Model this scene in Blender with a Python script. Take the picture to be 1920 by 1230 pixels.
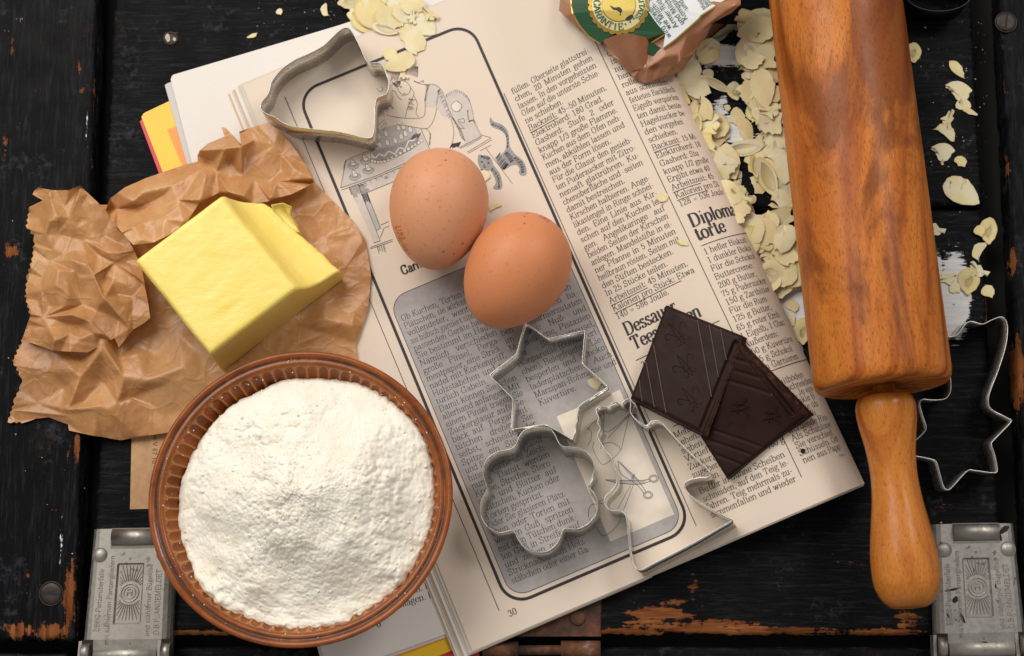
import bpy, bmesh, math, random
import numpy as np
from mathutils import Vector, Matrix, noise, geometry

for _o in list(bpy.data.objects):
    bpy.data.objects.remove(_o, do_unlink=True)
SC = bpy.context.scene
COL = SC.collection
rnd = random.Random(7)

# ------------------------------------------------------------------ camera
# everything below is laid out in millimetres on the table (z = 0) and
# stored in metres; the camera looks down with a small tilt
FPX, CX, CY = 3000.0, 960.0, 615.0           # focal length in photo pixels
NAD = (1090.0, 1190.0)                        # where straight down falls
CAMH = 736.0
_d = np.array([(NAD[0]-CX)/FPX, -(NAD[1]-CY)/FPX, -1.0]); _d /= np.linalg.norm(_d)
_Z = -_d
_X = np.array([1.0, 0, 0]) - _Z*_Z[0]; _X /= np.linalg.norm(_X)
_Y = np.cross(_Z, _X)
RW = np.array([_X, _Y, _Z])                   # camera -> table axes
_c = RW @ np.array([0, 0, -1.0])
CPOS = np.array([_c[0]/_c[2]*CAMH, _c[1]/_c[2]*CAMH, CAMH])

def U(px, py, z=0.0):
    """point of the table space (mm) at height z seen at photo position px,py"""
    r = RW @ np.array([(px-CX)/FPX, -(py-CY)/FPX, -1.0])
    return CPOS + r*((z-CPOS[2])/r[2])

def PROJ(w):
    v = (np.asarray(w, float)-CPOS) @ RW
    return np.stack([CX - FPX*v[..., 0]/v[..., 2], CY + FPX*v[..., 1]/v[..., 2]], -1)

cam = bpy.data.cameras.new('camera')
cam.sensor_width = 36.0
cam.lens = FPX/1920.0*36.0
cam.clip_start, cam.clip_end = 0.02, 50.0
cam.dof.use_dof = True
cam.dof.focus_distance = 0.735
cam.dof.aperture_fstop = 10.0
camo = bpy.data.objects.new('camera', cam)
COL.objects.link(camo)
camo.matrix_world = Matrix([list(RW[0])+[CPOS[0]*.001], list(RW[1])+[CPOS[1]*.001],
                            list(RW[2])+[CPOS[2]*.001], [0, 0, 0, 1]])
SC.camera = camo

# ------------------------------------------------------------------ light
wd = bpy.data.worlds.new('World'); SC.world = wd; wd.use_nodes = True
_bg = wd.node_tree.nodes['Background']
_bg.inputs[0].default_value = (1.0, 0.965, 0.92, 1)
_bg.inputs[1].default_value = 0.32

def area(name, loc, target, sx, sy, power, colr):
    l = bpy.data.lights.new(name, 'AREA'); l.shape = 'RECTANGLE'
    l.size, l.size_y, l.energy, l.color = sx, sy, power, colr
    o = bpy.data.objects.new(name, l); COL.objects.link(o)
    o.location = loc
    o.rotation_euler = (Vector(target)-Vector(loc)).to_track_quat('-Z', 'Y').to_euler()
    return o
area('window_light', (-0.62, 0.78, 1.15), (0, 0, 0), 1.15, 0.9, 20.0, (1.0, 0.95, 0.88))
area('room_light', (0.85, 0.75, 1.2), (0.05, 0, 0), 0.38, 0.38, 7.5, (1.0, 0.95, 0.9))

SC.view_settings.view_transform = 'Standard'
SC.view_settings.look = 'None'
SC.view_settings.exposure = 0.0
SC.view_settings.gamma = 1.0
SC.view_settings.use_curve_mapping = False

# ------------------------------------------------------------------ helpers
class MB:
    """vertex / face collector in mm"""
    def __init__(s): s.v, s.f, s.n = [], [], 0
    def add(s, v, f):
        v = np.asarray(v, float).reshape(-1, 3)
        s.v.append(v); s.f.extend([tuple(int(i)+s.n for i in q) for q in f]); s.n += len(v)
    def verts(s): return np.concatenate(s.v) if s.v else np.zeros((0, 3))

def mesh_data(name, v, f, mat, smooth=False, org=(0, 0, 0), attrs=None, uv=None):
    me = bpy.data.meshes.new(name)
    v = (np.asarray(v, float)-np.asarray(org, float))*0.001
    me.from_pydata(v.tolist(), [], [tuple(q) for q in f])
    if mat is not None: me.materials.append(mat)
    if smooth: me.polygons.foreach_set('use_smooth', [True]*len(me.polygons))
    if attrs:
        for k, a in attrs.items():
            at = me.attributes.new(k, 'FLOAT', 'POINT')
            at.data.foreach_set('value', np.asarray(a, np.float32).ravel())
    if 30 < len(f) < 9000 and not any(k in name for k in ('text', 'drawing', 'lettering', 'stamp', 'panel', 'page', 'flake')):
        bm = bmesh.new(); bm.from_mesh(me); bmesh.ops.recalc_face_normals(bm, faces=bm.faces); bm.to_mesh(me); bm.free()
    me.update()
    return me

def thing(name, label, cat, org=(0, 0, 0), group=None):
    o = bpy.data.objects.new(name, None); COL.objects.link(o)
    o.empty_display_size = 0.01
    o.location = Vector([c*0.001 for c in org])
    o['label'] = label; o['category'] = cat
    if group: o['group'] = group
    return o

def org_of(o):
    p = np.zeros(3)
    while o is not None:
        p = p + np.array(o.location)*1000.0; o = o.parent
    return p

def part(name, v, f, mat, parent=None, smooth=False, attrs=None, label=None, org=None):
    """one mesh object; vertices in table mm; origin = the parent's origin"""
    if parent is not None: og = org_of(parent)
    else: og = np.array(org if org is not None else (0, 0, 0), float)
    o = bpy.data.objects.new(name, mesh_data(name, v, f, mat, smooth, og, attrs))
    COL.objects.link(o)
    if parent is not None: o.parent = parent
    else: o.location = Vector((og*0.001).tolist())
    if label: o['label'] = label
    return o

def tag(o, label, cat, group=None):
    o['label'] = label; o['category'] = cat
    if group: o['group'] = group
    return o

def struct(o, label=None):
    o['kind'] = 'structure'
    if label: o['label'] = label
    return o

def grid_faces(nu, nv, wrap_u=False, wrap_v=False):
    f = []
    for i in range(nu if wrap_u else nu-1):
        for j in range(nv if wrap_v else nv-1):
            a = i*nv+j; b = ((i+1) % nu)*nv+j; c = ((i+1) % nu)*nv+(j+1) % nv; d = i*nv+(j+1) % nv
            f.append((a, b, c, d))
    return f

def catmull(P, n=6, closed=False):
    P = [np.asarray(p, float) for p in P]
    m = len(P); out = []
    rng = range(m) if closed else range(m-1)
    for i in rng:
        if closed: a, b, c, d = P[(i-1) % m], P[i], P[(i+1) % m], P[(i+2) % m]
        else: a, b, c, d = P[max(i-1, 0)], P[i], P[i+1], P[min(i+2, m-1)]
        for k in range(n):
            t = k/n
            out.append(.5*((2*b)+(c-a)*t+(2*a-5*b+4*c-d)*t*t+(3*b-a-3*c+d)*t**3))
    if not closed: out.append(P[-1])
    return np.array(out)

def fbm(x, y, z=0.0, o=4):
    return noise.fractal((x, y, z), 1.0, 2.0, o)

def tube(path, rad, k=6, closed=False):
    """round tube along a 3-D polyline"""
    P = np.asarray(path, float); n = len(P)
    T = (np.roll(P, -1, 0)-np.roll(P, 1, 0)) if closed else np.gradient(P, axis=0)
    T /= np.linalg.norm(T, axis=1)[:, None]+1e-9
    up = np.array([0, 0, 1.0]); V = []
    R = np.full(n, rad) if np.isscalar(rad) else np.asarray(rad)
    for i in range(n):
        a = np.cross(T[i], up)
        if np.linalg.norm(a) < 1e-4: a = np.array([1.0, 0, 0])
        a /= np.linalg.norm(a); b = np.cross(a, T[i])
        for j in range(k):
            w = 2*math.pi*j/k
            V.append(P[i]+R[i]*(math.cos(w)*a+math.sin(w)*b))
    f = grid_faces(n, k, closed, True)
    if not closed:
        f.append(tuple(range(k))[::-1]); f.append(tuple((n-1)*k+j for j in range(k)))
    return np.array(V), f

def loft(rings, cap0=True, cap1=True):
    k = len(rings[0]); V = np.concatenate([np.asarray(r, float) for r in rings])
    f = grid_faces(len(rings), k, False, True)
    if cap0: f.append(tuple(range(k))[::-1])
    if cap1: f.append(tuple((len(rings)-1)*k+j for j in range(k)))
    return V, f

def box8(p, q):
    """hexahedron from 4 bottom and 4 top points"""
    V = list(p)+list(q)
    f = [(3, 2, 1, 0), (4, 5, 6, 7), (0, 1, 5, 4), (1, 2, 6, 5), (2, 3, 7, 6), (3, 0, 4, 7)]
    return np.array(V, float), f

# ------------------------------------------------------------------ materials
class NT:
    def __init__(s, name):
        s.m = bpy.data.materials.new(name); s.m.use_nodes = True
        s.t = s.m.node_tree; s.b = s.t.nodes['Principled BSDF']; s.o = s.t.nodes['Material Output']
    def n(s, typ, **kw):
        nd = s.t.nodes.new(typ)
        for k, v in kw.items():
            if k.startswith('i_'):
                key = k[2:]; key = int(key) if key.isdigit() else key
                s.put(nd, key, v)
            else: setattr(nd, k, v)
        return nd
    def put(s, nd, key, v):
        if hasattr(v, 'links') or isinstance(v, bpy.types.NodeSocket): s.t.links.new(v, nd.inputs[key])
        else: nd.inputs[key].default_value = v
    def set(s, **kw):
        for k, v in kw.items():
            s.put(s.b, k.replace('_', ' '), v)
    def coord(s, kind='Object', scale=(1, 1, 1), rot=(0, 0, 0)):
        c = s.n('ShaderNodeTexCoord')
        mp = s.n('ShaderNodeMapping', i_Scale=scale, i_Rotation=rot)
        s.t.links.new(c.outputs[kind], mp.inputs[0]); return mp.outputs[0]
    def noise(s, vec, scale, detail=4, rough=.55, dist=0.0):
        return s.n('ShaderNodeTexNoise', i_Vector=vec, i_Scale=scale, i_Detail=detail, i_Roughness=rough, i_Distortion=dist).outputs[0]
    def ramp(s, fac, stops):
        r = s.n('ShaderNodeValToRGB', i_Fac=fac); e = r.color_ramp.elements
        while len(e) < len(stops): e.new(.5)
        for x, (p, c) in zip(e, stops):
            x.position = p
            x.color = (c, c, c, 1) if np.isscalar(c) else (*c, 1)
        return r.outputs[0]
    def mix(s, fac, a, b, blend='MIX'):
        m = s.n('ShaderNodeMix', data_type='RGBA', blend_type=blend)
        s.put(m, 0, fac)
        s.put(m, 6, a if not isinstance(a, tuple) else (*a[:3], 1)); s.put(m, 7, b if not isinstance(b, tuple) else (*b[:3], 1))
        return m.outputs[2]
    def math(s, op, a, b=0.0, c=0.0):
        m = s.n('ShaderNodeMath', operation=op)
        s.put(m, 0, a); s.put(m, 1, b); s.put(m, 2, c); return m.outputs[0]
    def attr(s, name): return s.n('ShaderNodeAttribute', attribute_name=name).outputs['Fac']
    def bump(s, h, strength=.3, dist=.0005, nrm=None):
        b = s.n('ShaderNodeBump', i_Strength=strength, i_Distance=dist, i_Height=h)
        if nrm is not None: s.t.links.new(nrm, b.inputs['Normal'])
        return b.outputs[0]

def plain(name, col, rough=.5, metal=0.0, var=.06, scale=120.0, bump=0.0, bscale=900.0, spec=.5):
    t = NT(name); c = t.coord()
    n = t.noise(c, scale, 5)
    lo = tuple(max(0, x*(1-var*2.2)) for x in col); hi = tuple(x*(1+var) for x in col)
    t.set(Base_Color=t.ramp(n, [(.3, lo), (.7, hi)]), Roughness=rough, Metallic=metal, Specular_IOR_Level=spec)
    if bump: t.set(Normal=t.bump(t.noise(c, bscale, 4), bump, .0004))
    return t.m

def m_paper(name, col, stain=(.62, .42, .22), amt=.6):
    t = NT(name); c = t.coord()
    n = t.noise(c, 18, 3); f = t.noise(c, 700, 3)
    a = t.mix(t.ramp(n, [(.35, 0.0), (.75, amt)]), col, tuple(x*y for x, y in zip(col, (1.0, .955, .90))))
    sp = t.ramp(t.noise(c, 160, 2), [(.735, 0.0), (.78, .28)])
    a = t.mix(sp, a, stain)
    a = t.mix(t.math('MULTIPLY', f, .10), a, tuple(x*.72 for x in col))
    t.set(Base_Color=a, Roughness=.72, Specular_IOR_Level=.25, Normal=t.bump(t.noise(c, 420, 5), .12, .0004))
    return t.m

M = {}
M['page'] = m_paper('cream_page_paper', (.735, .625, .525))
M['page_white'] = m_paper('whitish_page_paper', (.77, .73, .69))
M['page_edge'] = m_paper('page_edge_paper', (.66, .58, .49))
M['page_tan'] = m_paper('tan_page_edge_paper', (.66, .47, .32))
M['page_grey'] = m_paper('grey_page_paper', (.60, .58, .56))
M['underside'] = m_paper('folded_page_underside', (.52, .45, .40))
M['ink'] = plain('printing_ink', (.022, .017, .02), .6, 0, .1)
M['ink_grey'] = plain('grey_printing_ink', (.055, .05, .055), .6, 0, .1)
M['tint'] = plain('grey_tint_print', (.40, .37, .36), .7, 0, .05, 300)
M['tint_light'] = plain('light_grey_tint_print', (.60, .535, .49), .7, 0, .04, 300)
M['tint_mid'] = plain('middle_grey_tint_print', (.47, .44, .43), .7, 0, .04, 300)
M['tint_dark'] = plain('dark_grey_tint_print', (.31, .295, .30), .7, 0, .06, 300)
M['white_print'] = plain('unprinted_paper', (.76, .67, .57), .7, 0, .03, 200)
M['yellow'] = plain('yellow_cover_card', (.86, .52, .01), .38, 0, .04, 40)
M['orange'] = plain('orange_cover_card', (.88, .27, .02), .38, 0, .04, 40)
M['red'] = plain('red_cover_card', (.60, .015, .03), .4, 0, .06, 40)
M['card'] = plain('brown_card', (.50, .29, .14), .7, 0, .08, 260, .1)
# ------------------------------------------------------------------ lettering
# a small stroke typeface: thick uprights, thin horizontals, thin serifs
GL = {
'a': '4.7|c 1,3.7 1.6,4.6 2.6,4.6 3.5,3.8 3.5,2.6 3.5,1 3.8,.2 4.6,.4;c 3.5,2.8 2,2.5 .9,1.8 .7,.9 1.3,.1 2.4,.2 3.5,1.2;d 1.2,3.6 .45',
'b': '5|l 1.1,0 1.1,7;s .7,6.95 .5;c 1.1,3.6 2,4.6 3.1,4.6 4.2,3.5 4.2,1.2 3.1,.1 2,.1 1.1,1.1',
'c': '4.4|c 3.6,3.7 3.1,4.5 2.3,4.6 1,3.8 .7,2.3 1,.8 2.3,.1 3.3,.3 4,1.2;d 3.4,3.6 .45',
'd': '5.1|l 3.9,.1 3.9,7;s 3.5,6.95 .5;s 4.2,.1 .5;c 3.9,3.6 3,4.6 1.9,4.6 .8,3.5 .8,1.2 1.9,.1 3,.1 3.9,1.1',
'e': '4.5|l .9,2.5 3.9,2.5;c 3.9,2.5 3.7,4 2.4,4.6 1.1,3.9 .7,2.3 1.1,.8 2.4,.1 3.4,.4 4,1.3',
'f': '3.2|c 3.3,6.4 2.9,7 2.2,6.8 1.6,6 1.6,4.5;l 1.6,5 1.6,0;s 1.6,4.6 1.1;s 1.6,.1 1;d 3.2,6.3 .45',
'g': '4.7|o 2.2,4.6 1,4.1 .85,3.2 1.2,2.4 2.2,2 3.2,2.4 3.55,3.2 3.4,4.1;c 3.2,4.2 3.9,4.8 4.5,4.4;c 1.4,2.1 .8,1.5 1.2,.8 3.2,.6 4.2,-.2 3.9,-1.5 2.2,-2 .6,-1.5 .5,-.5 1.4,.6',
'h': '5.2|l 1.1,0 1.1,7;s .7,6.95 .5;s 1.1,.1 .9;c 1.1,3.4 2,4.5 3.2,4.6 4,3.8 4,2.5;l 4,3 4,0;s 4,.1 .9',
'i': '2.5|l 1.2,0 1.2,4.6;s .9,4.55 .5;s 1.2,.1 .9;d 1.2,6.4 .5',
'j': '2.6|l 1.5,4.6 1.5,-.6;c 1.5,-.6 1.2,-1.8 .2,-2;s 1.1,4.55 .5;d 1.4,6.4 .5',
'k': '5.1|l 1.1,0 1.1,7;s .7,6.95 .5;s 1.1,.1 .9;l 1.2,1.9 3.8,4.5;l 2.1,2.9 4.2,.1;s 3.8,4.55 .8;s 4.2,.1 .8',
'l': '2.5|l 1.2,0 1.2,7;s .8,6.95 .5;s 1.2,.1 .9',
'm': '7.8|l 1.1,0 1.1,4.6;s .7,4.55 .5;s 1.1,.1 .85;c 1.1,3.4 2,4.5 3,4.6 3.8,3.9 3.9,2.8;l 3.9,3.2 3.9,0;s 3.9,.1 .85;c 3.9,3.4 4.8,4.5 5.8,4.6 6.6,3.9 6.7,2.8;l 6.7,3.2 6.7,0;s 6.7,.1 .85',
'n': '5.2|l 1.1,0 1.1,4.6;s .7,4.55 .5;s 1.1,.1 .9;c 1.1,3.4 2,4.5 3.2,4.6 4,3.8 4,2.5;l 4,3 4,0;s 4,.1 .9',
'o': '4.8|o 2.4,4.65 1,3.9 .7,2.35 1,.8 2.4,.05 3.8,.8 4.1,2.35 3.8,3.9',
'p': '5|l 1.1,4.6 1.1,-2;s .7,4.55 .5;s 1.1,-1.95 .9;c 1.1,3.6 2,4.6 3.1,4.6 4.2,3.5 4.2,1.2 3.1,.1 2,.1 1.1,1.1',
'q': '5|l 3.9,4.6 3.9,-2;s 3.9,-1.95 .9;c 3.9,3.6 3,4.6 1.9,4.6 .8,3.5 .8,1.2 1.9,.1 3,.1 3.9,1.1',
'r': '3.7|l 1.1,0 1.1,4.6;s .7,4.55 .5;s 1.2,.1 1;c 1.1,3 1.8,4.3 2.7,4.6 3.3,4.3;d 3.2,4 .45',
's': '4|c 3.2,3.7 2.7,4.5 1.8,4.6 1,4 1.1,3.1 2.2,2.5 3.3,1.8 3.3,.7 2.3,.1 1.3,.3 .7,1.3',
't': '3.3|l 1.5,6.1 1.5,1;c 1.5,1.1 1.8,.1 2.6,.2 3.2,1;s 1.6,4.5 1.1',
'u': '5.2|l 1.1,4.6 1.1,1.6;c 1.1,1.8 1.5,.3 2.5,.1 3.9,1.2;l 3.9,4.6 3.9,0;s .7,4.55 .5;s 3.5,4.55 .5;s 4.3,.1 .5',
'v': '4.7|l .8,4.5 2.4,.1;l 2.4,.1 3.9,4.5;s .9,4.55 .8;s 3.8,4.55 .7',
'w': '6.8|l .8,4.5 2.2,.1;l 2.2,.1 3.4,4.5;l 3.4,4.5 4.7,.1;l 4.7,.1 6,4.5;s .9,4.55 .8;s 5.9,4.55 .7',
'x': '4.7|l .8,4.5 3.9,.1;l 3.8,4.5 .8,.1;s .9,4.55 .8;s 3.8,4.55 .7;s .9,.1 .7;s 3.8,.1 .8',
'y': '4.7|l .8,4.5 2.5,.2;c 3.9,4.5 2.4,0 1.7,-1.6 .7,-1.9;s .9,4.55 .8;s 3.8,4.55 .7',
'z': '4.3|l .8,4.5 3.6,4.5;l 3.6,4.5 .7,.1;l .7,.1 3.7,.1;l 3.7,.1 3.8,1.3;l .8,4.5 .7,3.4',
'ß': '5|l 1.1,0 1.1,5.4;s .9,.1 .7;c 1.1,5.3 1.5,6.7 2.6,7 3.6,6.2 3.2,4.9 2.3,4;c 2.3,4 3.7,3.5 4.2,2.2 3.8,.6 2.6,.1 1.9,.7',
'A': '7|l .9,0 3.4,7;l 3.4,7 6,0;l 1.7,2.4 5.1,2.4;s .9,.1 .9;s 6,.1 1',
'B': '6.2|l 1.3,0 1.3,7;l .5,6.95 3,6.95;l .5,.05 3,.05;c 3,6.95 4.7,6.6 4.9,5.2 4.2,3.9 3,3.7;c 3,3.7 4.9,3.3 5.4,1.9 4.7,.4 3,.05;l 1.3,3.7 3,3.7',
'C': '6.3|c 5.3,5 4.7,6.6 3.3,7 1.4,6 .9,3.5 1.4,1 3.3,.05 4.8,.5 5.6,2;l 5.4,4.8 5.4,7',
'D': '6.8|l 1.4,0 1.4,7;l .5,6.95 3,6.95;l .5,.05 3,.05;c 3,6.95 5.1,6.1 5.8,3.5 5.1,.9 3,.05',
'E': '6|l 1.3,0 1.3,7;l .5,6.95 5,6.95;l .5,.05 5.3,.05;l 1.3,3.6 3.7,3.6;l 5,7 5,5.4;l 5.3,0 5.4,1.8;l 3.7,4.4 3.7,2.8',
'F': '5.6|l 1.3,0 1.3,7;l .5,6.95 5,6.95;l 1.3,3.6 3.7,3.6;l 5,7 5,5.4;l 3.7,4.4 3.7,2.8;s 1.4,.1 1',
'G': '6.8|c 5.3,5 4.7,6.6 3.3,7 1.4,6 .9,3.5 1.4,1 3.3,.05 5.4,1;l 5.4,.2 5.4,3;s 5.2,3 .9;l 5.4,4.8 5.4,7',
'H': '7|l 1.4,0 1.4,7;l 5.6,0 5.6,7;l 1.4,3.6 5.6,3.6;s 1.4,.1 .9;s 1.4,6.95 .9;s 5.6,.1 .9;s 5.6,6.95 .9',
'I': '3.1|l 1.5,0 1.5,7;s 1.5,.1 1;s 1.5,6.95 1',
'J': '4.4|l 2.9,7 2.9,1.4;c 2.9,1.6 2.4,.2 1.4,.1 .6,1;s 2.9,6.95 1;d .9,1.3 .5',
'K': '6.6|l 1.4,0 1.4,7;s 1.4,.1 .9;s 1.4,6.95 .9;l 1.5,2.8 5.2,6.9;l 2.7,4.2 5.6,.1;s 5.1,6.95 .9;s 5.6,.1 .9',
'L': '5.6|l 1.3,0 1.3,7;s 1.4,6.95 1;l .5,.05 5,.05;l 5,0 5.1,2',
'M': '8.3|l 1.3,0 1.3,7;l 1.5,7 4,.4;l 4,.4 6.7,7;l 6.7,0 6.7,7;s 1.3,.1 .9;s 6.7,.1 1;s 1,6.95 .7;s 7,6.95 .7',
'N': '7|l 1.3,0 1.3,7;l 1.3,7 5.6,.2;l 5.6,0 5.6,7;s 1.3,.1 .9;s 5.6,6.95 .9;s 1,6.95 .7',
'O': '6.7|o 3.3,7 1.5,6 .9,3.5 1.5,1 3.3,0 5.1,1 5.7,3.5 5.1,6',
'P': '5.9|l 1.3,0 1.3,7;l .5,6.95 3,6.95;c 3,6.95 5,6.5 5.2,5 4.5,3.5 3,3.2;l 3,3.2 1.3,3.2;s 1.4,.1 1',
'Q': '6.7|o 3.3,7 1.5,6 .9,3.5 1.5,1 3.3,0 5.1,1 5.7,3.5 5.1,6;c 3,1.6 4.2,.6 5.8,-1',
'R': '6.6|l 1.3,0 1.3,7;l .5,6.95 3,6.95;c 3,6.95 4.9,6.5 5.1,5.2 4.4,3.9 3,3.6;l 3,3.6 1.3,3.6;c 3.2,3.6 4.4,2.8 4.6,.8 5.4,.05 6.1,.6;s 1.4,.1 1',
'S': '5.3|c 4.2,5.4 3.5,6.9 2.4,7 1.1,6.2 1.1,4.7 2.5,3.8 4.2,2.8 4.3,1 2.9,.05 1.5,.4 .8,2;l 4.3,5.2 4.3,7;l .8,0 .8,1.9',
'T': '6.2|l 3.1,0 3.1,7;l .7,6.95 5.5,6.95;l .7,7 .7,5.3;l 5.5,7 5.5,5.3;s 3.1,.1 1.1',
'U': '7|l 1.4,7 1.4,2;c 1.4,2.2 2,.3 3.5,.1 5,.5 5.5,2.2;l 5.5,7 5.5,2;s 1.4,6.95 1;s 5.5,6.95 .8',
'V': '6.8|l 1,7 3.5,.1;l 3.5,.1 5.8,7;s 1,6.95 .9;s 5.8,6.95 .8',
'W': '9.4|l 1,7 2.9,.1;l 2.9,.1 4.7,7;l 4.7,7 6.5,.1;l 6.5,.1 8.3,7;s 1,6.95 .9;s 8.3,6.95 .8',
'X': '6.6|l 1,7 5.6,0;l 5.5,7 1,0', 'Y': '6.4|l 1,7 3.2,3.2;l 5.4,7 3.2,3.2;l 3.2,3.2 3.2,0;s 3.2,.1 1',
'Z': '5.7|l 1,6.95 4.9,6.95;l 4.9,6.95 .8,.05;l .8,.05 5,.05;l 5,0 5.1,1.8;l 1,7 .9,5.3',
'0': '4.8|o 2.4,6.8 1.1,5.8 .8,3.4 1.1,1 2.4,0 3.7,1 4,3.4 3.7,5.8',
'1': '4.8|l 2.5,0 2.5,6.8;l 1.3,6 2.5,6.8;s 2.5,.1 1.3',
'2': '4.8|c .9,5.2 1.4,6.6 2.6,6.8 3.8,5.8 3.4,4 1.8,2.2 .8,.2;l .8,.2 3.9,.2;l 3.9,0 4,1.3;d 1.2,5.2 .45',
'3': '4.8|c .9,5.6 1.6,6.7 2.5,6.8 3.6,5.9 3.2,4.2 2,3.6;c 2,3.6 3.6,3.3 4,1.9 3.3,.4 2.1,0 .8,1.2;d 1.1,1.3 .45;d 1.2,5.5 .4',
'4': '4.8|l 3.1,0 3.1,6.8;l 3.1,6.8 .5,2;l .5,1.9 4.3,1.9;s 3.1,.1 1.1',
'5': '4.8|l 1.2,6.6 3.7,6.6;l 1.2,6.6 1,3.5;c 1,3.5 2.2,4.3 3.6,3.6 3.9,2 3.2,.4 1.9,.1 .8,1.1;d 1.1,1.2 .45',
'6': '4.8|c 3.7,5.9 2.8,6.8 1.6,6 .9,4 1,1.4 2.2,.05 3.5,.6 3.9,2.1 3.3,3.6 2.2,3.9 1,2.7',
'7': '4.8|l .9,6.6 4,6.6;c 4,6.6 2.8,4 2.2,2.3 2.1,0;l .9,6.8 .8,5.2',
'8': '4.8|o 2.4,6.8 1.2,6 1.3,4.6 2.4,3.7 3.6,4.6 3.6,6;o 2.4,3.7 1,2.7 .9,1.2 2.4,0 3.9,1.2 3.8,2.7',
'9': '4.8|c 1.1,.9 2,0 3.2,.8 3.9,2.8 3.8,5.4 2.6,6.75 1.3,6.2 .9,4.7 1.5,3.2 2.6,2.9 3.8,4.1',
'.': '2.4|d 1.1,.5 .55', ',': '2.4|d 1.1,.5 .5;c 1.4,.5 1.4,-.4 .8,-1.3', ':': '2.6|d 1.3,.5 .55;d 1.3,3.9 .55',
'-': '3|l .6,2.2 2.5,2.2', '–': '5|l .4,2.4 4.6,2.4', '=': '6|l 1,3.4 5,3.4;l 1,1.7 5,1.7',
'(': '2.8|c 2.4,7.2 1.1,5.4 .9,2.6 1.1,-.2 2.4,-2', ')': '2.8|c .5,7.2 1.8,5.4 2,2.6 1.8,-.2 .5,-2',
'/': '3|l .3,-.6 2.7,7', '*': '3.4|d 1.7,5 .9', ' ': '2.6|',
}
for _u, _b in (('ä', 'a'), ('ö', 'o'), ('ü', 'u')):
    GL[_u] = GL[_b] + ';d 1.6,6.2 .45;d 3.4,6.2 .45'
GL['Ä'] = GL['A'] + ';d 2.2,8.2 .5;d 4.7,8.2 .5'
GL['Ü'] = GL['U'] + ';d 2.2,8.2 .5;d 4.7,8.2 .5'
_GC = {}

def strip(P, hx, hy):
    """ribbon along a 2-D polyline, half width depends on direction"""
    P = np.asarray(P, float)
    if len(P) < 2: return np.zeros((0, 2)), []
    T = np.gradient(P, axis=0); L = np.linalg.norm(T, axis=1)[:, None]+1e-9; T = T/L
    Nn = np.stack([-T[:, 1], T[:, 0]], 1)
    w = np.sqrt((hx*T[:, 1])**2+(hy*T[:, 0])**2)[:, None]
    V = np.empty((2*len(P), 2)); V[0::2] = P+Nn*w; V[1::2] = P-Nn*w
    f = [(2*i, 2*i+1, 2*i+3, 2*i+2) for i in range(len(P)-1)]
    return V, f

def glyph(ch, hx, hy, serif=True, cn=3):
    key = (ch, hx, hy, serif, cn)
    if key in _GC: return _GC[key]
    adv, body = GL.get(ch, GL['-']).split('|')
    V, F, n = [], [], 0
    for st in filter(None, body.split(';')):
        k = st[0]; tk = st[1:].split()
        if k == 's':
            if not serif: continue
            x, y = map(float, tk[0].split(',')); h = float(tk[1])
            v, f = strip([(x-h, y), (x+h, y)], hx, hy)
        elif k == 'd':
            x, y = map(float, tk[0].split(',')); r = float(tk[1])*(1 if serif else 1.1)
            a = np.arange(6)*math.pi/3
            v = np.stack([x+r*np.cos(a), y+r*np.sin(a)], 1); f = [(0, 1, 2, 3, 4, 5)]
        else:
            P = [tuple(map(float, q.split(','))) for q in tk]
            if k == 'c': P = catmull(P, cn)
            elif k == 'o':
                P = catmull(P, cn, True); P = np.vstack([P, P[:1]])
            v, f = strip(P, hx, hy)
        V.append(v); F += [tuple(i+n for i in q) for q in f]; n += len(v)
    r = (float(adv), np.concatenate(V) if V else np.zeros((0, 2)), F)
    _GC[key] = r; return r

def set_line(txt, unit, width=None, hs=1.0, hx=.40, hy=.15, serif=True, track=0.0, fill=True):
    """one line of type -> 2-D verts (x right, y up) and faces; justified to width"""
    gs = [glyph(c, hx, hy, serif) for c in txt]
    tot = sum(g[0]+track for g in gs)*unit*hs
    extra = 0.0; sp = txt.count(' ')
    if width is not None:
        if sp and fill and width > tot: extra = (width-tot)/sp
        else: hs *= width/tot if fill or tot > width else 1.0
    V, F, n, x = [], [], 0, 0.0
    for c, g in zip(txt, gs):
        v = g[1]
        if len(v):
            q = np.empty_like(v); q[:, 0] = x+v[:, 0]*unit*hs; q[:, 1] = v[:, 1]*unit
            V.append(q); F += [tuple(i+n for i in f) for f in g[2]]; n += len(v)
        x += (g[0]+track)*unit*hs + (extra if c == ' ' else 0)
    return (np.concatenate(V) if V else np.zeros((0, 2))), F, x

class Flat:
    """2-D print collector"""
    def __init__(s): s.v, s.f, s.n, s.h, s.lay = [], [], 0, [], 0
    def add(s, v, f, lay=0):
        if len(v) == 0: return
        s.h += [lay]*len(v)
        s.v.append(np.asarray(v, float)); s.f += [tuple(i+s.n for i in q) for q in f]; s.n += len(v)
    def line(s, P, w, dens=None):
        P = np.asarray(P, float)
        if dens:
            Q = [P[0]]
            for a, b in zip(P[:-1], P[1:]):
                k = max(1, int(np.linalg.norm(b-a)/dens))
                Q += [a+(b-a)*i/k for i in range(1, k+1)]
            P = np.array(Q)
        s.add(*strip(P, w/2, w/2))
    def poly(s, P):
        P = [Vector((p[0], p[1], 0)) for p in P]
        s.lay += 1; s.add([(p.x, p.y) for p in P], geometry.tessellate_polygon([P]), s.lay)
    def verts(s): return np.concatenate(s.v)
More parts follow.
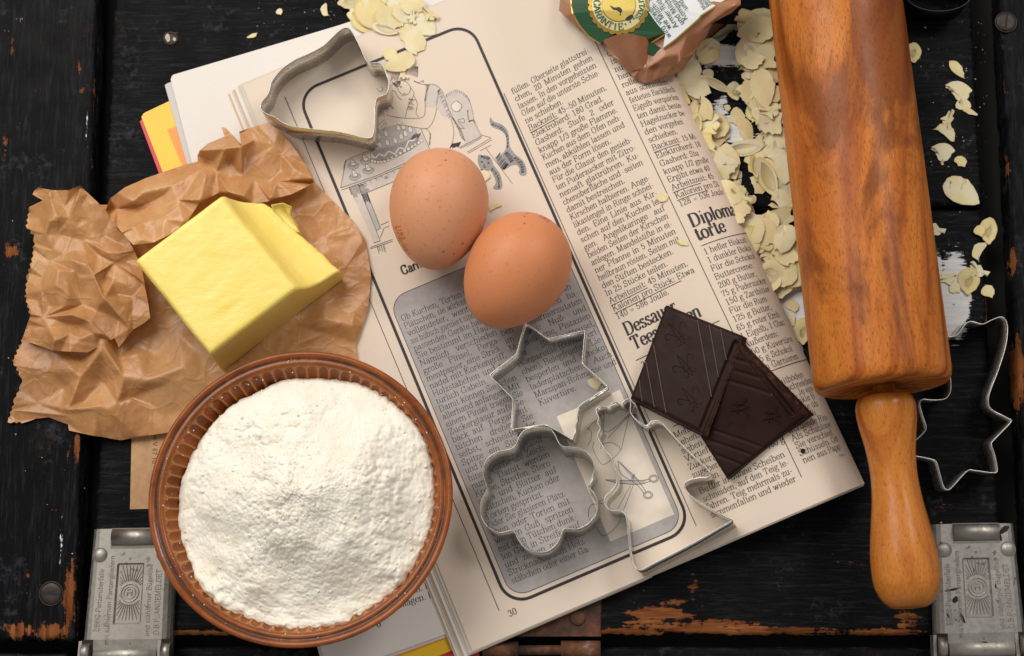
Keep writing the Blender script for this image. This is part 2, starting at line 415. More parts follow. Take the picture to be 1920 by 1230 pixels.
# ------------------------------------------------------------------ the folded page
PZ0 = 6.0
_a, _b = U(983, 1124.8, PZ0), U(1197.9, 1033, PZ0)
PANG = math.atan2(_b[1]-_a[1], _b[0]-_a[0])
PO = U(850, 1230, PZ0)
ES = np.array([math.cos(PANG), math.sin(PANG), 0]); ET = np.array([math.sin(PANG), -math.cos(PANG), 0])
_prof = catmull([(-2, PZ0), (40, PZ0), (90, PZ0), (114, PZ0), (121, PZ0), (130, 7.9), (141, 12.0), (153, 16.4), (164, 19.8), (173, 21.0),
                 (182, 19.8), (190, 16.0), (196.5, 11.0), (200.6, 6.0), (201.4, 3.2), (199, 1.4), (192, .9), (174, .8), (150, .8)], 12)
_prof[:, 1] = np.where(_prof[:, 0] < 121, np.where(np.arange(len(_prof)) < len(_prof)//2, PZ0, _prof[:, 1]), _prof[:, 1])
_sl = np.concatenate([[0], np.cumsum(np.linalg.norm(np.diff(_prof, axis=0), axis=1))]) + _prof[0, 0]
_tn = np.gradient(_prof, axis=0); _tn /= np.linalg.norm(_tn, axis=1)[:, None]
S_TOP = _sl[np.argmax(_prof[:, 0])]
S_END = _sl[-1]
PT_TOP = -289.0

def PG(st, off=0.0):
    """page coordinates (mm along the lines, mm down the page) -> table space"""
    st = np.asarray(st, float); s, t = st[:, 0], st[:, 1]
    x = np.interp(s, _sl, _prof[:, 0]); z = np.interp(s, _sl, _prof[:, 1])
    tx = np.interp(s, _sl, _tn[:, 0]); tz = np.interp(s, _sl, _tn[:, 1])
    x = x-tz*off; z = z+tx*off
    return PO[None, :]*[1, 1, 0] + x[:, None]*ES + t[:, None]*ET + z[:, None]*np.array([0, 0, 1.0])

def ST(px, py):
    """page coordinates seen at a photo position"""
    k = _sl <= S_TOP
    zs = _prof[k, 1]; g = []
    r = RW @ np.array([(px-CX)/FPX, -(py-CY)/FPX, -1.0])
    w = CPOS[None]+r[None]*((zs-CPOS[2])/r[2])[:, None]-PO[None]
    xs = w@ES; d = xs-_prof[k, 0]
    best = None
    for i in range(len(d)-1):
        if d[i]*d[i+1] <= 0:
            q = abs(d[i])/(abs(d[i])+abs(d[i+1])+1e-12)
            c = (zs[i]*(1-q)+zs[i+1]*q, _sl[i]*(1-q)+_sl[i+1]*q, (w[i]@ET)*(1-q)+(w[i+1]@ET)*q)
            if best is None or c[0] > best[0]: best = c
    if best is None: best = (zs[-1], S_TOP, w[-1]@ET)
    return np.array([best[1], best[2]])

def STs(pts): return np.array([ST(*p) for p in pts])
def page_z(px, py):
    s = ST(px, py)[0]
    if s >= S_TOP-.5: return 0.0
    return float(np.interp(s, _sl, _prof[:, 1]))

book = thing('cookbook', 'open cookbook with cream pages folded back, lying under the eggs', 'book', (PO[0], PO[1], 0))

# cover and the leaves of the left half, lying flat below
def leaf(name, pts, z, th, mat, parent=book, label=None):
    P = np.array([U(x, y, z) for x, y in pts])
    n = len(P); lo = P.copy(); lo[:, 2] -= th
    tri = geometry.tessellate_polygon([[Vector(p) for p in P]])
    f = [tuple(t) if np.cross(P[t[1]]-P[t[0]], P[t[2]]-P[t[0]])[2] > 0 else tuple(t)[::-1] for t in tri]
    f += [tuple(i+n for i in q)[::-1] for q in f] + [(i, i+n, (i+1) % n+n, (i+1) % n) for i in range(n)]
    return part(name, np.vstack([P, lo]), f, mat, parent, label=label)

cov_edge = leaf('cover', [(262, 228), (268, 221), (420, 140), (860, 300), (900, 1262), (640, 1300), (300, 330)], .9, .5, M['red'], label='red back cover board')
leaf('cover_face', [(265, 219), (270, 212), (400, 150), (860, 300), (872, 1203), (848, 1219), (660, 1300), (308, 330)], 1.5, .5, M['yellow'], cov_edge, label='yellow inside of the cover')
leaf('cover_panel', [(313, 243), (332, 236), (420, 240), (420, 420), (350, 330)], 1.6, .08, M['orange'], cov_edge, label='orange printed panel on the cover')
leaf('cover_stripe', [(700, 1240), (850, 1183), (852, 1190), (704, 1247)], 2.1, .05, M['orange'], cov_edge, label='orange stripe along the cover')
leaf('cover_stripe', [(835, 1233), (853, 1222), (856, 1227), (838, 1242)], 2.1, .05, M['red'], cov_edge, label='red stripe along the cover')
leaf('page', [(309, 160), (312, 157), (330, 150), (560, 90), (880, 300), (860, 1186), (735, 1231), (705, 1243), (608, 1262), (350, 306)], 2.2, .15, M['page_grey'], label='greyish page below')
lp = leaf('page', [(320, 149), (322, 143), (325, 140), (470, 97), (640, 46), (770, 1), (850, -30), (900, 500), (850, 1184), (735, 1225), (614, 1262), (360, 306)], 2.8, .25, M['page_white'], label='whitish blank page of the left half')
pr = Flat()
_o8 = U(570, 1205, 2.9); _ea = math.radians(17.5)
def lp_text(txt, px, py, unit, **kw):
    v, f, w = set_line(txt, unit, **kw); p = U(px, py, 2.9)
    c, s = math.cos(_ea), math.sin(_ea)
    pr.add(np.stack([p[0]+v[:, 0]*c-v[:, 1]*s, p[1]+v[:, 0]*s+v[:, 1]*c], 1), f)
lp_text('8', 707, 1177, .47, hx=.48)
lp_text('schlagen. Ei', 736, 1144, .43); lp_text('ingen. Eine', 752, 1120, .43); lp_text('mengen', 776, 1096, .43)
v = pr.verts()
part('printed_text', np.column_stack([v, np.full(len(v), 2.88)]), pr.f, M['ink'], lp, label='recipe text and page number 8')

# sheets of the folded right half: edges stepped along the left side
def sheet(name, s0, s1, t0, t1, off, mat, n=70, label=None, th=.12, wob=0.0):
    ss = np.concatenate([np.linspace(s0, min(110, s1), 8), np.linspace(min(112, s1), s1, n)]) if s1 > 112 else np.linspace(s0, s1, 6)
    tt = np.linspace(t0, t1, 24)
    st = np.array([(a, b) for a in ss for b in tt])
    A = PG(st, off); B = PG(st, off-th)
    if wob:
        A[:, 2] += wob*np.sin(st[:, 1]*.02+1); B[:, 2] += wob*np.sin(st[:, 1]*.02+1)
    nu, nv = len(ss), len(tt); f = grid_faces(nu, nv)
    k = nu*nv
    f = [q[::-1] for q in f] + [tuple(i+k for i in q) for q in f]
    bd = [i*nv for i in range(nu)] + [(nu-1)*nv+j for j in range(1, nv)] + [i*nv+nv-1 for i in range(nu-2, -1, -1)] + [j for j in range(nv-2, 0, -1)]
    f += [(bd[i], bd[(i+1) % len(bd)], bd[(i+1) % len(bd)]+k, bd[i]+k) for i in range(len(bd))]
    return part(name, np.vstack([A, B]), f, mat, book, smooth=False, label=label)

PB = 1.4                                               # bottom edge of the top page
page = sheet('page', 8.7, S_END-14, PT_TOP, PB, 0.0, M['page'], label='printed page 30, folded under at its right edge')
for i, (ds, dt, mt) in enumerate([(1.5, .9, 'page_white'), (2.5, 1.4, 'page_tan'), (4.2, 1.9, 'page_white'), (5.0, 2.2, 'page_tan'), (6.0, 2.4, 'page_edge'), (7.4, 2.0, 'page_white'), (8.4, 1.6, 'page_tan')]):
    sheet('page', 8.7-ds, 100-i*2 if i > 1 else S_END-18-i*6, PT_TOP-1.0+.2*i, PB+dt*.55, -.42*(i+1), M[mt] if i > 1 else M['page_edge'], th=.25)
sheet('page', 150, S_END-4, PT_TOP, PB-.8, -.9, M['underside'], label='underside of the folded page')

# ------------------------------------------------------------------ print on the page
ink, inkg, tint, tlight, tmid, tdark, wht, wht2, tmid2, tdark2 = [Flat() for _ in range(10)]
def txt_at(fl, txt, s, t, unit, **kw):
    v, f, w = set_line(txt, unit, **kw)
    fl.add(np.stack([s+v[:, 0], t-v[:, 1]], 1), [q[::-1] for q in f]); return w
def rrect(s0, s1, t0, t1, r, n=8):
    P = []
    for cx_, cy_, a0 in ((s1-r, t0+r, -90), (s1-r, t1-r, 0), (s0+r, t1-r, 90), (s0+r, t0+r, 180)):
        for k in range(n+1):
            a = math.radians(a0+90*k/n); P.append((cx_+r*math.cos(a), cy_+r*math.sin(a)))
    return np.array(P)
FL, FR = 31.5, 121.3
FT, FB = ST(640, 141)[1], ST(1059.3, 1092.3)[1]
P = rrect(FL, FR, FT, FB, 10.5); ink.line(np.vstack([P, P[:1]]), 1.35, 6)
# grey panel
GT = ST(770, 544)[1]
g0, g1, g3 = FL+2.6, FR-2.6, FB-2.6
P = rrect(g0, g1, GT, g3, 8.5); tint.poly(P); inkg.line(np.vstack([P, P[:1]]), .28, 6)
# white window inside the grey panel with the piping bag drawing
Wp = STs([(1044, 782), (1162, 731), (1270, 962), (1127, 1023)])
Wp[:, 0] = [Wp[0, 0], Wp[1, 0], Wp[1, 0], Wp[0, 0]]; Wp[:, 1] = [Wp[1, 1], Wp[1, 1], Wp[2, 1], Wp[2, 1]]
wht2.poly(Wp)
# thin column rules
a = ST(945, 175); b = ST(1318, 980); ink.line([(a[0], a[1]), (a[0]+.6, b[1])], .3, 5)
SA = b[0]
a = ST(1116, 78); b = ST(1503, 895); ink.line([(a[0], a[1]), (b[0], b[1])], .3, 5)
SBR = (a[0]+b[0])/2
a = ST(534, 181); b = ST(936, 1145); ink.line([(a[0], a[1]), (b[0], b[1])], .28, 6)

def column(lines, p0, p1, width, unit, rag=(), under=(), hs=1.0, fl=None, s_end=None, hx=.35):
    """lines of type between the baseline starts of the first and last line"""
    fl = fl or ink; a, b = ST(*p0), ST(*p1); n = len(lines); kk = 0
    for i, L in enumerate(lines):
        q = i/(n-1) if n > 1 else 0
        s, t = a*(1-q)+b*q
        if not L: continue
        short = (i in rag)
        txt_at(fl, L, s, t, unit, width=width if not short else None, hs=hs, hx=hx) if not short else None
        if short:
            v, f, w = set_line(L, unit, hs=hs, hx=hx)
            if width and w > width: v[:, 0] *= width/w
            fl.add(np.stack([s+v[:, 0], t-v[:, 1]], 1), [x[::-1] for x in f])
        if i in dict(under):
            w = dict(under)[i]; fl.line([(s, t+.95), (s+w, t+.95)], .26, 3)

c1 = ["füllen. Oberseite glattstrei-", "chen, 20 Minuten gehen", "lassen. In den vorgeheizten", "Ofen auf die unterste Schie-", "ne schieben.",
      "Backzeit: 45–50 Minuten.", "Elektroherd: 180 Grad.", "Gasherd: Stufe 2 oder", "knapp 1/3 große Flamme.", "Kuchen aus dem Ofen neh-",
      "men, abkühlen lassen und", "aus der Form lösen.", "Für die Glasur den gesieb-", "ten Puderzucker mit Zitro-", "nensaft glattrühren. Ku-",
      "chenoberfläche und -seiten", "damit bestreichen.", "Kirschen halbieren. Ange-", "likastengel in Ringe schnei-", "den. Eine Linie aus Kir-",
      "schen auf den Kuchen le-", "gen. Angelikaringe auf", "beiden Seiten der Kirschen", "anlegen. Mandelstifte in ei-", "ner Pfanne in 5 Minuten",
      "hellbraun rösten. Seiten mit", "den Stiften bestecken.", "In 25 Stücke teilen.", "Arbeitszeit: 45 Minuten.", "Kalorien pro Stück: Etwa", "140 = 586 Joule."]
U1 = .415
_w1 = ST(1299.5, 503)[0]-ST(1149, 581.8)[0]
column(c1, (961, 177), (1157.5, 599), _w1, U1, rag=(4, 5, 6, 8, 11, 16, 26, 27, 28, 30), under=((5, 15.5), (28, 19.5), (29, 35)))
def head(txt, px, py, unit, hs=.90):
    s, t = ST(px, py); return txt_at(ink, txt, s, t, unit, hs=hs, hx=.72, hy=.2)
head('Dessauer', 1175, 630, .90, .80); head('Tees', 1189, 656, .90, .80); head('en', 1291, 604, .90, .80)
a, b = ST(1192, 676), ST(1343, 588); ink.line([a, (b[0], a[1])], .3, 3)
a = ST(1205, 690); txt_at(ink, '375 g', a[0], a[1], U1, hs=1.0)
column(["Mehl", "sehen.", "sieben.", "Vertiefung", "Zucker,", "zugeben.", "kneten.", "Butter in dünne Scheiben", "schneiden, auf den Teig le-", "fahren. Teig mehrmals zu-", "sammenfalten und wieder"],
       (1266, 822), (1334, 972), _w1, U1, rag=(0, 1, 2, 3, 4, 5, 6))
a = ST(1440, 842); txt_at(ink, '100 g', a[0], a[1], U1, hs=.9)
a, b = ST(1262, 800), ST(1330, 768); ink.line([a, (b[0], a[1])], .3, 3)
c2a = ["die", "den", "ist fertig", "nuten in", "hen lassen", "rollen und Rau-", "aus schneiden.", "fettetes Backblech", "Eigelb verquirlen", "ten damit beste-", "Hagelzucker be-", "den vorgehei", "schieben.", "Backzeit: 15 Mi-",
       "Elektroherd: 18", "Gasherd: Stu", "knapp 1/2 große", "Ergibt etwa 40", "Arbeitszeit: 45", "Kalorien pro St", "128 = 536 Joule"]
column(c2a, (1133, 92), (1275, 388), 26.5, U1, rag=range(21), under=((13, 13.5), (18, 15), (19, 17)))
head('Diploma', 1297, 427, .92); head('torte', 1308, 452, .92)
a, b = ST(1315, 461), ST(1385, 442); ink.line([a, (S_TOP, a[1])], .3, 2)
c2b = ["1 heller Biskuit", "1 dunkler Bisku", "Für die Schokol", "Buttercreme:", "200 g Butter,", "75 g Puderzucker", "150 g Zartbitter", "Für die Rum-", "125 g Butter,", "65 g roter Emb", "1 Eigelb, 1 Glas", "Außerdem:", "250 g Kuvertüre", "165 g Schokol", "zum Garnieren"]
column(c2b, (1321.6, 478), (1418, 701), 26.5, U1, rag=range(15))
a, b = ST(1430, 702), ST(1497, 680); ink.line([a, (S_TOP, a[1])], .3, 2)
c2c = ["Biskuitböden", "durchschneiden", "hälften. Je ein", "und dunkle B", "legen. Die üb", "gleichmäßi", "werdende Rin", "Als Schablone", "Sie verschied", "Schüsseln. Od", "nen aus Papp"]
column(c2c, (1436, 733), (1507, 869), 26.5, U1, rag=range(11))
a = ST(1578, 856); txt_at(ink, 'Foto:', a[0]-1.5, a[1], .2, hs=.9, serif=False)
a = ST(955, 1157); txt_at(ink, '30', a[0], a[1], .43, hs=1.0)
# text in the grey panel
g1l = ["Ob Kuchen, Torten oder", "Plätzchen, sie wirken erst", "vollendeter, wenn sie", "sie hübsch garniert sind. Die", "passenden Geräte haben", "Sie bestimmt im Haus.", "Nämlich verschieden", "große Pinsel, Perga-", "mentpapier, eine Strick-", "nadel mit Korkengriff,",
       "Holzstäbchen und na-", "türlich Gabeln.", "Damit können Sie schon", "allerhand anfangen. Mit", "einem Pinsel tragen Sie", "Zuckerglasur aufs Ge-", "bäck auf. Pergament-", "tütchen drehen Sie", "selbst, schneiden der", "Spitze ein Stück ab", "und füllen Zuckerglasur", "hinein (siehe die Zeich-", "nung). Damit werden", "Kreise, Streifen, Stern-",
       "chen und Blätter auf", "Plätzchen, Kuchen oder", "Torten gespritzt.", "Oder Sie glasieren Plätz-", "chen oder Torten mit", "weißem Guß, spritzen", "mit dem Tütchen dunk-", "len Guß in Streifen auf", "und ziehen mit einer", "Stricknadel, dem Holz-", "stäbchen oder einer Ga-"]
_wg = ST(1101, 1015)[0]-ST(955, 1080)[0]
column(g1l, (754, 602.8), (961, 1095), _wg, .425, rag=(3, 11, 26), fl=inkg, hx=.32)
g2l = ["fertig sind.", "Für die Weih-", "nachtsbäckerinnen ha-", "ben Garnierzutaten", "im Haus: Nuß- und", "Mandelkerne, Pistazien", "und Schokostreusel,", "Nonpareille (bunte Perl-", "chen), Belegfrüchte, Lie-", "besperlen und Schoko-", "ladenplätzchen. Auch", "Marzipan-Rohmasse und", "Kuvertüre."]
column(g2l, (918, 588), (1012, 761), _wg*1.06, .425, rag=(12,), fl=inkg, hx=.32)
s, t = ST(755, 516); txt_at(ink, 'Garniergeräte', s, t, .62, hs=.80, hx=.80, hy=.42, serif=False)

# ---- the line drawing: a woman icing a cake at a table, a chair, a cat
def zp(ox, oy, k, pts): return STs([(ox+x/k, oy+y/k) for x, y in pts])
W0 = .18
def dl(fl, ox, oy, k, pts, w=W0, smooth=True, closed=False):
    w = w*.82
    P = zp(ox, oy, k, pts)
    if smooth and len(P) > 2: P = catmull(P, 4, closed)
    if closed: P = np.vstack([P, P[:1]])
    fl.line(P, w)
def hatch(fl, ox, oy, k, path, vec, n, w=.12, jit=.4):
    P = catmull([np.array(p, float) for p in path], 12)
    for i in range(n):
        p = P[int(i/(max(n-1, 1))*(len(P)-1))]; q = p+np.array(vec)*(1-jit*rnd.random())
        fl.line(zp(ox, oy, k, [p, q]), w)
A_ = (620, 120, 6.15)
tlight.poly(zp(*A_, [(1090, 250), (1180, 235), (1260, 280), (1310, 370), (1360, 520), (1420, 640), (1380, 640), (1280, 590), (1230, 510), (1215, 500), (1095, 495), (1085, 400)]))
tlight.poly(catmull(zp(*A_, [(1330, 350), (1450, 292), (1570, 360), (1620, 480), (1640, 640), (1700, 760), (1720, 860), (1560, 960), (1540, 880), (1470, 690), (1390, 590), (1310, 440)]), 3, True))
wht.poly(catmull(zp(*A_, [(1450, 425), (1515, 490), (1450, 552), (1388, 490)]), 5, True))
tlight.poly(zp(*A_, [(230, 1085), (480, 985), (1040, 745), (1145, 985), (600, 1250), (150, 1360), (165, 1130)]))
tmid.poly(catmull(zp(*A_, [(470, 990), (480, 820), (600, 740), (800, 700), (960, 730), (985, 800), (880, 880), (700, 950)]), 4, True))
tdark.poly(zp(*A_, [(470, 1000), (700, 950), (890, 870), (990, 790), (1010, 870), (960, 960), (800, 1050), (620, 1110), (500, 1105)]))
for P_ in ([(1090, 250), (1180, 235), (1260, 280), (1310, 370), (1360, 520), (1430, 650), (1500, 760), (1550, 890)], [(1225, 505), (1190, 640), (1120, 740), (1000, 735), (760, 695)], [(640, 580), (700, 605), (860, 625), (1060, 615), (1090, 500), (1085, 400)],
           [(630, 640), (580, 680), (550, 720)], [(640, 660), (600, 710), (580, 740)], [(650, 680), (620, 740), (600, 770)], [(700, 250), (760, 200), (860, 200), (920, 270), (900, 340), (840, 360), (800, 330), (760, 260)],
           [(920, 270), (960, 330), (940, 400), (890, 500), (860, 620)], [(960, 370), (1000, 460), (985, 560), (1020, 615)], [(960, 200), (1040, 230), (1130, 240)], [(1390, 640), (1420, 760), (1410, 880), (1380, 960)], [(1140, 250), (1100, 330), (1090, 420)], [(230, 1085), (480, 985)], [(1040, 745), (1145, 985)], [(230, 1085), (165, 1130), (150, 1230)],
           [(470, 990), (460, 1060), (500, 1105), (620, 1110), (800, 1050), (960, 960), (1010, 870), (985, 790)], [(700, 300), (740, 320), (780, 380), (820, 415)], [(530, 280), (560, 320), (590, 310), (600, 270), (570, 265)], [(1100, 740), (1150, 810), (1135, 930)], [(1460, 650), (1530, 630), (1540, 680), (1470, 660), (1520, 720), (1540, 745), (1490, 740)]):
    dl(ink, *A_, P_, .2)
for P_ in ([(480, 1060), (520, 1080), (560, 1040), (620, 1060), (670, 1010), (740, 1035), (790, 970), (860, 975), (900, 890), (960, 880), (1000, 800)],): dl(wht, *A_, P_, .75)
for i in range(15):
    q = i/14; x = 480+560*q-20*math.sin(q*6); y = 1100+55*math.sin(min(1, q*1.6)*math.pi)*.6-240*q**1.6+20
    C = zp(*A_, [(x+22*math.cos(w), y+22*math.sin(w)) for w in np.linspace(0, 2*math.pi, 8)[:-1]]); wht.poly(C); ink.line(np.vstack([C, C[:1]]), .14)
for x, y in ((570, 930), (655, 905), (745, 880), (815, 835), (865, 800), (920, 755), (785, 735), (640, 800), (560, 830), (840, 720)):
    C = catmull(zp(*A_, [(x-15, y-40), (x+20, y-5), (x+22, y+28), (x-2, y+35), (x-25, y+15)]), 3, True); wht.poly(C); ink.line(np.vstack([C, C[:1]]), .14)
for i in range(7): dl(ink, *A_, [(690+14*i, 200-12*i % 30), (700+13*i, 150), (690+18*i, 115)], .2)
for i in range(8): dl(ink, *A_, [(900+14*i, 120+5*i), (935+10*i, 60+8*i), (965+6*i, 30)], .2)
for i in range(6): dl(ink, *A_, [(705+8*i, 205+12*i), (740+10*i, 225+6*i), (780+5*i, 200)], .22)
dl(ink, *A_, [(960, 190), (1010, 215), (1070, 190), (1060, 220)], .2); dl(ink, *A_, [(800, 268), (820, 262)], .5); dl(ink, *A_, [(835, 345), (860, 340)], .25)
hatch(ink, *A_, [(1330, 350), (1450, 295), (1570, 365), (1620, 480), (1650, 640)], (10, 42), 26)
hatch(ink, *A_, [(1260, 290), (1320, 420), (1390, 600)], (-42, 30), 18); hatch(ink, *A_, [(1430, 650), (1500, 770), (1550, 890)], (-60, -60), 14)
hatch(ink, *A_, [(1240, 310), (1210, 480)], (26, -22), 12); hatch(ink, *A_, [(900, 400), (885, 520)], (80, 12), 10); hatch(ink, *A_, [(1105, 260), (1080, 430)], (34, -22), 14)
hatch(ink, *A_, [(1400, 920), (1500, 900)], (-30, 60), 14, .3); hatch(ink, *A_, [(700, 470), (560, 570)], (34, 60), 10); hatch(ink, *A_, [(1140, 800), (1130, 930)], (24, 8), 10); hatch(ink, *A_, [(930, 870), (1010, 850)], (40, -60), 8, .25)
dl(ink, *A_, [(1450, 425), (1515, 490), (1450, 552), (1388, 490)], .2, True, True); hatch(ink, *A_, [(1470, 430), (1515, 480), (1490, 540)], (-14, 10), 9)
B_ = (620, 260, 5.59)
tlight.poly(zp(*B_, [(160, 225), (420, 125), (900, 30), (900, 240), (330, 470), (105, 520)])); tlight.poly(zp(*B_, [(190, 515), (290, 480), (520, 1070), (450, 1095), (420, 1000)]))
tmid.poly(zp(*B_, [(330, 590), (385, 575), (525, 940), (480, 960)])); tlight.poly(zp(*B_, [(290, 480), (900, 210), (900, 350), (320, 590)]))
for P_ in ([(105, 515), (160, 225)], [(105, 515), (480, 390), (890, 210)], [(112, 540), (480, 410), (890, 235)], [(320, 590), (710, 430)], [(290, 480), (330, 595), (520, 1070)], [(385, 575), (525, 940), (480, 960)], [(450, 1095), (520, 1070)], [(415, 1140), (650, 1055)], [(415, 1155), (650, 1075)], [(525, 905), (610, 868)], [(520, 1040), (560, 935), (615, 915)]):
    dl(ink, *B_, P_, .24, False)
hatch(ink, *B_, [(280, 485), (890, 235)], (30, 30), 42); hatch(ink, *B_, [(190, 515), (280, 485)], (50, 120), 12); hatch(ink, *B_, [(330, 590), (385, 575)], (40, 110), 9, .25); hatch(ink, *B_, [(290, 490), (325, 585)], (90, -25), 12)
hatch(ink, *B_, [(485, 1135), (560, 1110)], (25, 75), 9)
for x, y in ((240, 285), (367, 235), (257, 400), (397, 335)):
    tmid.poly(catmull(zp(*B_, [(x-55, y-10), (x, y-35), (x+52, y-20), (x+52, y+10), (x, y+38), (x-50, y+20)]), 3, True))
    dl(ink, *B_, [(x-55, y-10), (x, y+10), (x+52, y-20)], .16); dl(ink, *B_, [(x-55, y-10), (x, y-35), (x+52, y-20), (x+52, y+10), (x, y+38), (x-50, y+20)], .16, True, True)
    C = catmull(zp(*B_, [(x-25, y-70), (x+20, y-35), (x+22, y-8), (x-8, y-2), (x-30, y-25)]), 3, True); wht.poly(C); ink.line(np.vstack([C, C[:1]]), .16)
C = catmull(zp(*B_, [(582, 388), (603, 408), (582, 428), (562, 408)]), 4, True); tdark.poly(C)
C_ = (860, 200, 7.235)
tdark2.poly(catmull(zp(*C_, [(430, 140), (470, 200), (560, 230), (640, 290), (680, 390), (690, 530), (760, 640), (870, 730), (920, 850), (910, 930), (840, 930), (815, 880), (830, 850), (790, 790), (715, 800), (610, 860), (570, 830), (490, 690), (560, 670), (640, 570), (650, 450), (620, 360), (540, 310), (450, 270), (422, 210)]), 2, True))
tdark2.poly(catmull(zp(*C_, [(270, 650), (320, 660), (400, 665), (450, 720), (470, 790), (550, 890), (590, 1020), (585, 1110), (540, 1125), (480, 1120), (470, 1090), (505, 1030), (470, 930), (420, 860), (340, 875), (290, 830), (260, 750)]), 2, True))
hatch(ink, *C_, [(510, 690), (580, 830), (620, 855)], (70, -90), 18, .2); hatch(ink, *C_, [(620, 640), (700, 760)], (60, -40), 16, .2); hatch(ink, *C_, [(650, 560), (640, 400), (560, 300), (440, 250)], (30, -30), 26, .2); hatch(ink, *C_, [(740, 700), (830, 800), (850, 900)], (60, -20), 18, .2)
hatch(ink, *C_, [(460, 830), (540, 930), (560, 1080)], (-25, 40), 18, .2); hatch(ink, *C_, [(310, 660), (420, 690)], (-8, 40), 14, .2); hatch(ink, *C_, [(300, 850), (400, 860)], (6, 24), 12, .2)
for x, y in ((315, 748), (405, 760)): ink.poly(zp(*C_, [(x-16, y-8), (x+16, y-4), (x+8, y+14), (x-10, y+12)]))
ink.poly(zp(*C_, [(338, 785), (362, 788), (350, 808)])); dl(ink, *C_, [(335, 805), (348, 830), (370, 815)], .3)
for P_ in ([(110, 620), (440, 425)], [(130, 635), (450, 450)], [(290, 600), (440, 520)], [(370, 565), (600, 870), (730, 1045)], [(300, 380), (430, 420)], [(0, 560), (310, 400)]): dl(ink, *C_, P_, .2, False)
hatch(ink, *C_, [(130, 40), (150, 180), (220, 190), (310, 390)], (-22, 22), 34); hatch(ink, *C_, [(20, 570), (280, 440)], (30, -20), 14)
# ---- piping bag drawing with scissors
D_ = (1100, 720, 3.323)
for P_ in ([(0, 290), (60, 230), (130, 300), (270, 185)], [(130, 340), (270, 190)], [(215, 410), (265, 195)], [(45, 360), (40, 410), (95, 500), (155, 470), (205, 420), (200, 390), (150, 365), (100, 375), (85, 405)],
           [(0, 270), (30, 300), (25, 350), (5, 385)], [(60, 890), (98, 945), (160, 915), (205, 860), (215, 820)], [(70, 745), (125, 740)], [(75, 735), (140, 700)], [(195, 775), (275, 630)], [(228, 790), (292, 625)], [(70, 340), (110, 200), (60, 160)]):
    dl(ink, *D_, P_, .22)
tmid2.poly(zp(*D_, [(195, 480), (215, 490), (330, 600), (325, 620), (290, 600)])); tmid2.poly(zp(*D_, [(115, 597), (230, 600), (350, 600), (380, 595), (350, 625), (200, 618)]))
for P_ in ([(115, 597), (230, 600), (320, 603), (395, 592)], [(115, 597), (200, 618), (330, 625), (400, 603)], [(195, 480), (290, 570), (330, 615), (370, 670)], [(195, 480), (215, 560), (310, 625), (360, 685)], [(275, 600), (298, 560), (285, 605)]): dl(ink, *D_, P_, .26)
for cx_, cy_ in ((417, 590), (382, 692)):
    for r in (29, 20): dl(ink, *D_, [(cx_+r*math.cos(w)*1.0, cy_+r*.8*math.sin(w)) for w in np.linspace(0, 2*math.pi, 11)[:-1]], .26, True, True)
dl(ink, 890, 800, 4.73, [(1085, 690), (1040, 690), (1010, 740), (1010, 800), (1030, 850)], .22)

def print_layer(name, fl, off, mat, label):
    v = fl.verts(); v[:, 0] = np.minimum(v[:, 0], S_END-16)
    part(name, PG(v, off+np.array(fl.h)*.0011), fl.f, mat, page, label=label)
print_layer('tinted_panel', tint, .05, M['tint'], 'grey printed panel with rounded corners')
print_layer('drawing_tint', tlight, .06, M['tint_light'], 'light grey tint of the line drawing')
print_layer('drawing_tint', tmid, .085, M['tint_mid'], 'middle grey tint of the line drawing')
print_layer('drawing_tint', tdark, .10, M['tint_dark'], 'dark grey tint of the cat and cake')
print_layer('drawing_tint', tmid2, .16, M['tint_mid'], 'grey tint of the scissors')
print_layer('drawing_tint', tdark2, .10, M['tint_dark'], 'dark grey tint of the cat')
print_layer('drawing_window', wht2, .11, M['white_print'], 'pale window with the piping bag drawing')
print_layer('drawing_highlight', wht, .125, M['white_print'], 'pale window and highlights of the drawing')
print_layer('printed_text', ink, .19, M['ink'], 'black recipe text, frame lines and line drawing')
print_layer('printed_text', inkg, .15, M['ink_grey'], 'text of the grey panel')
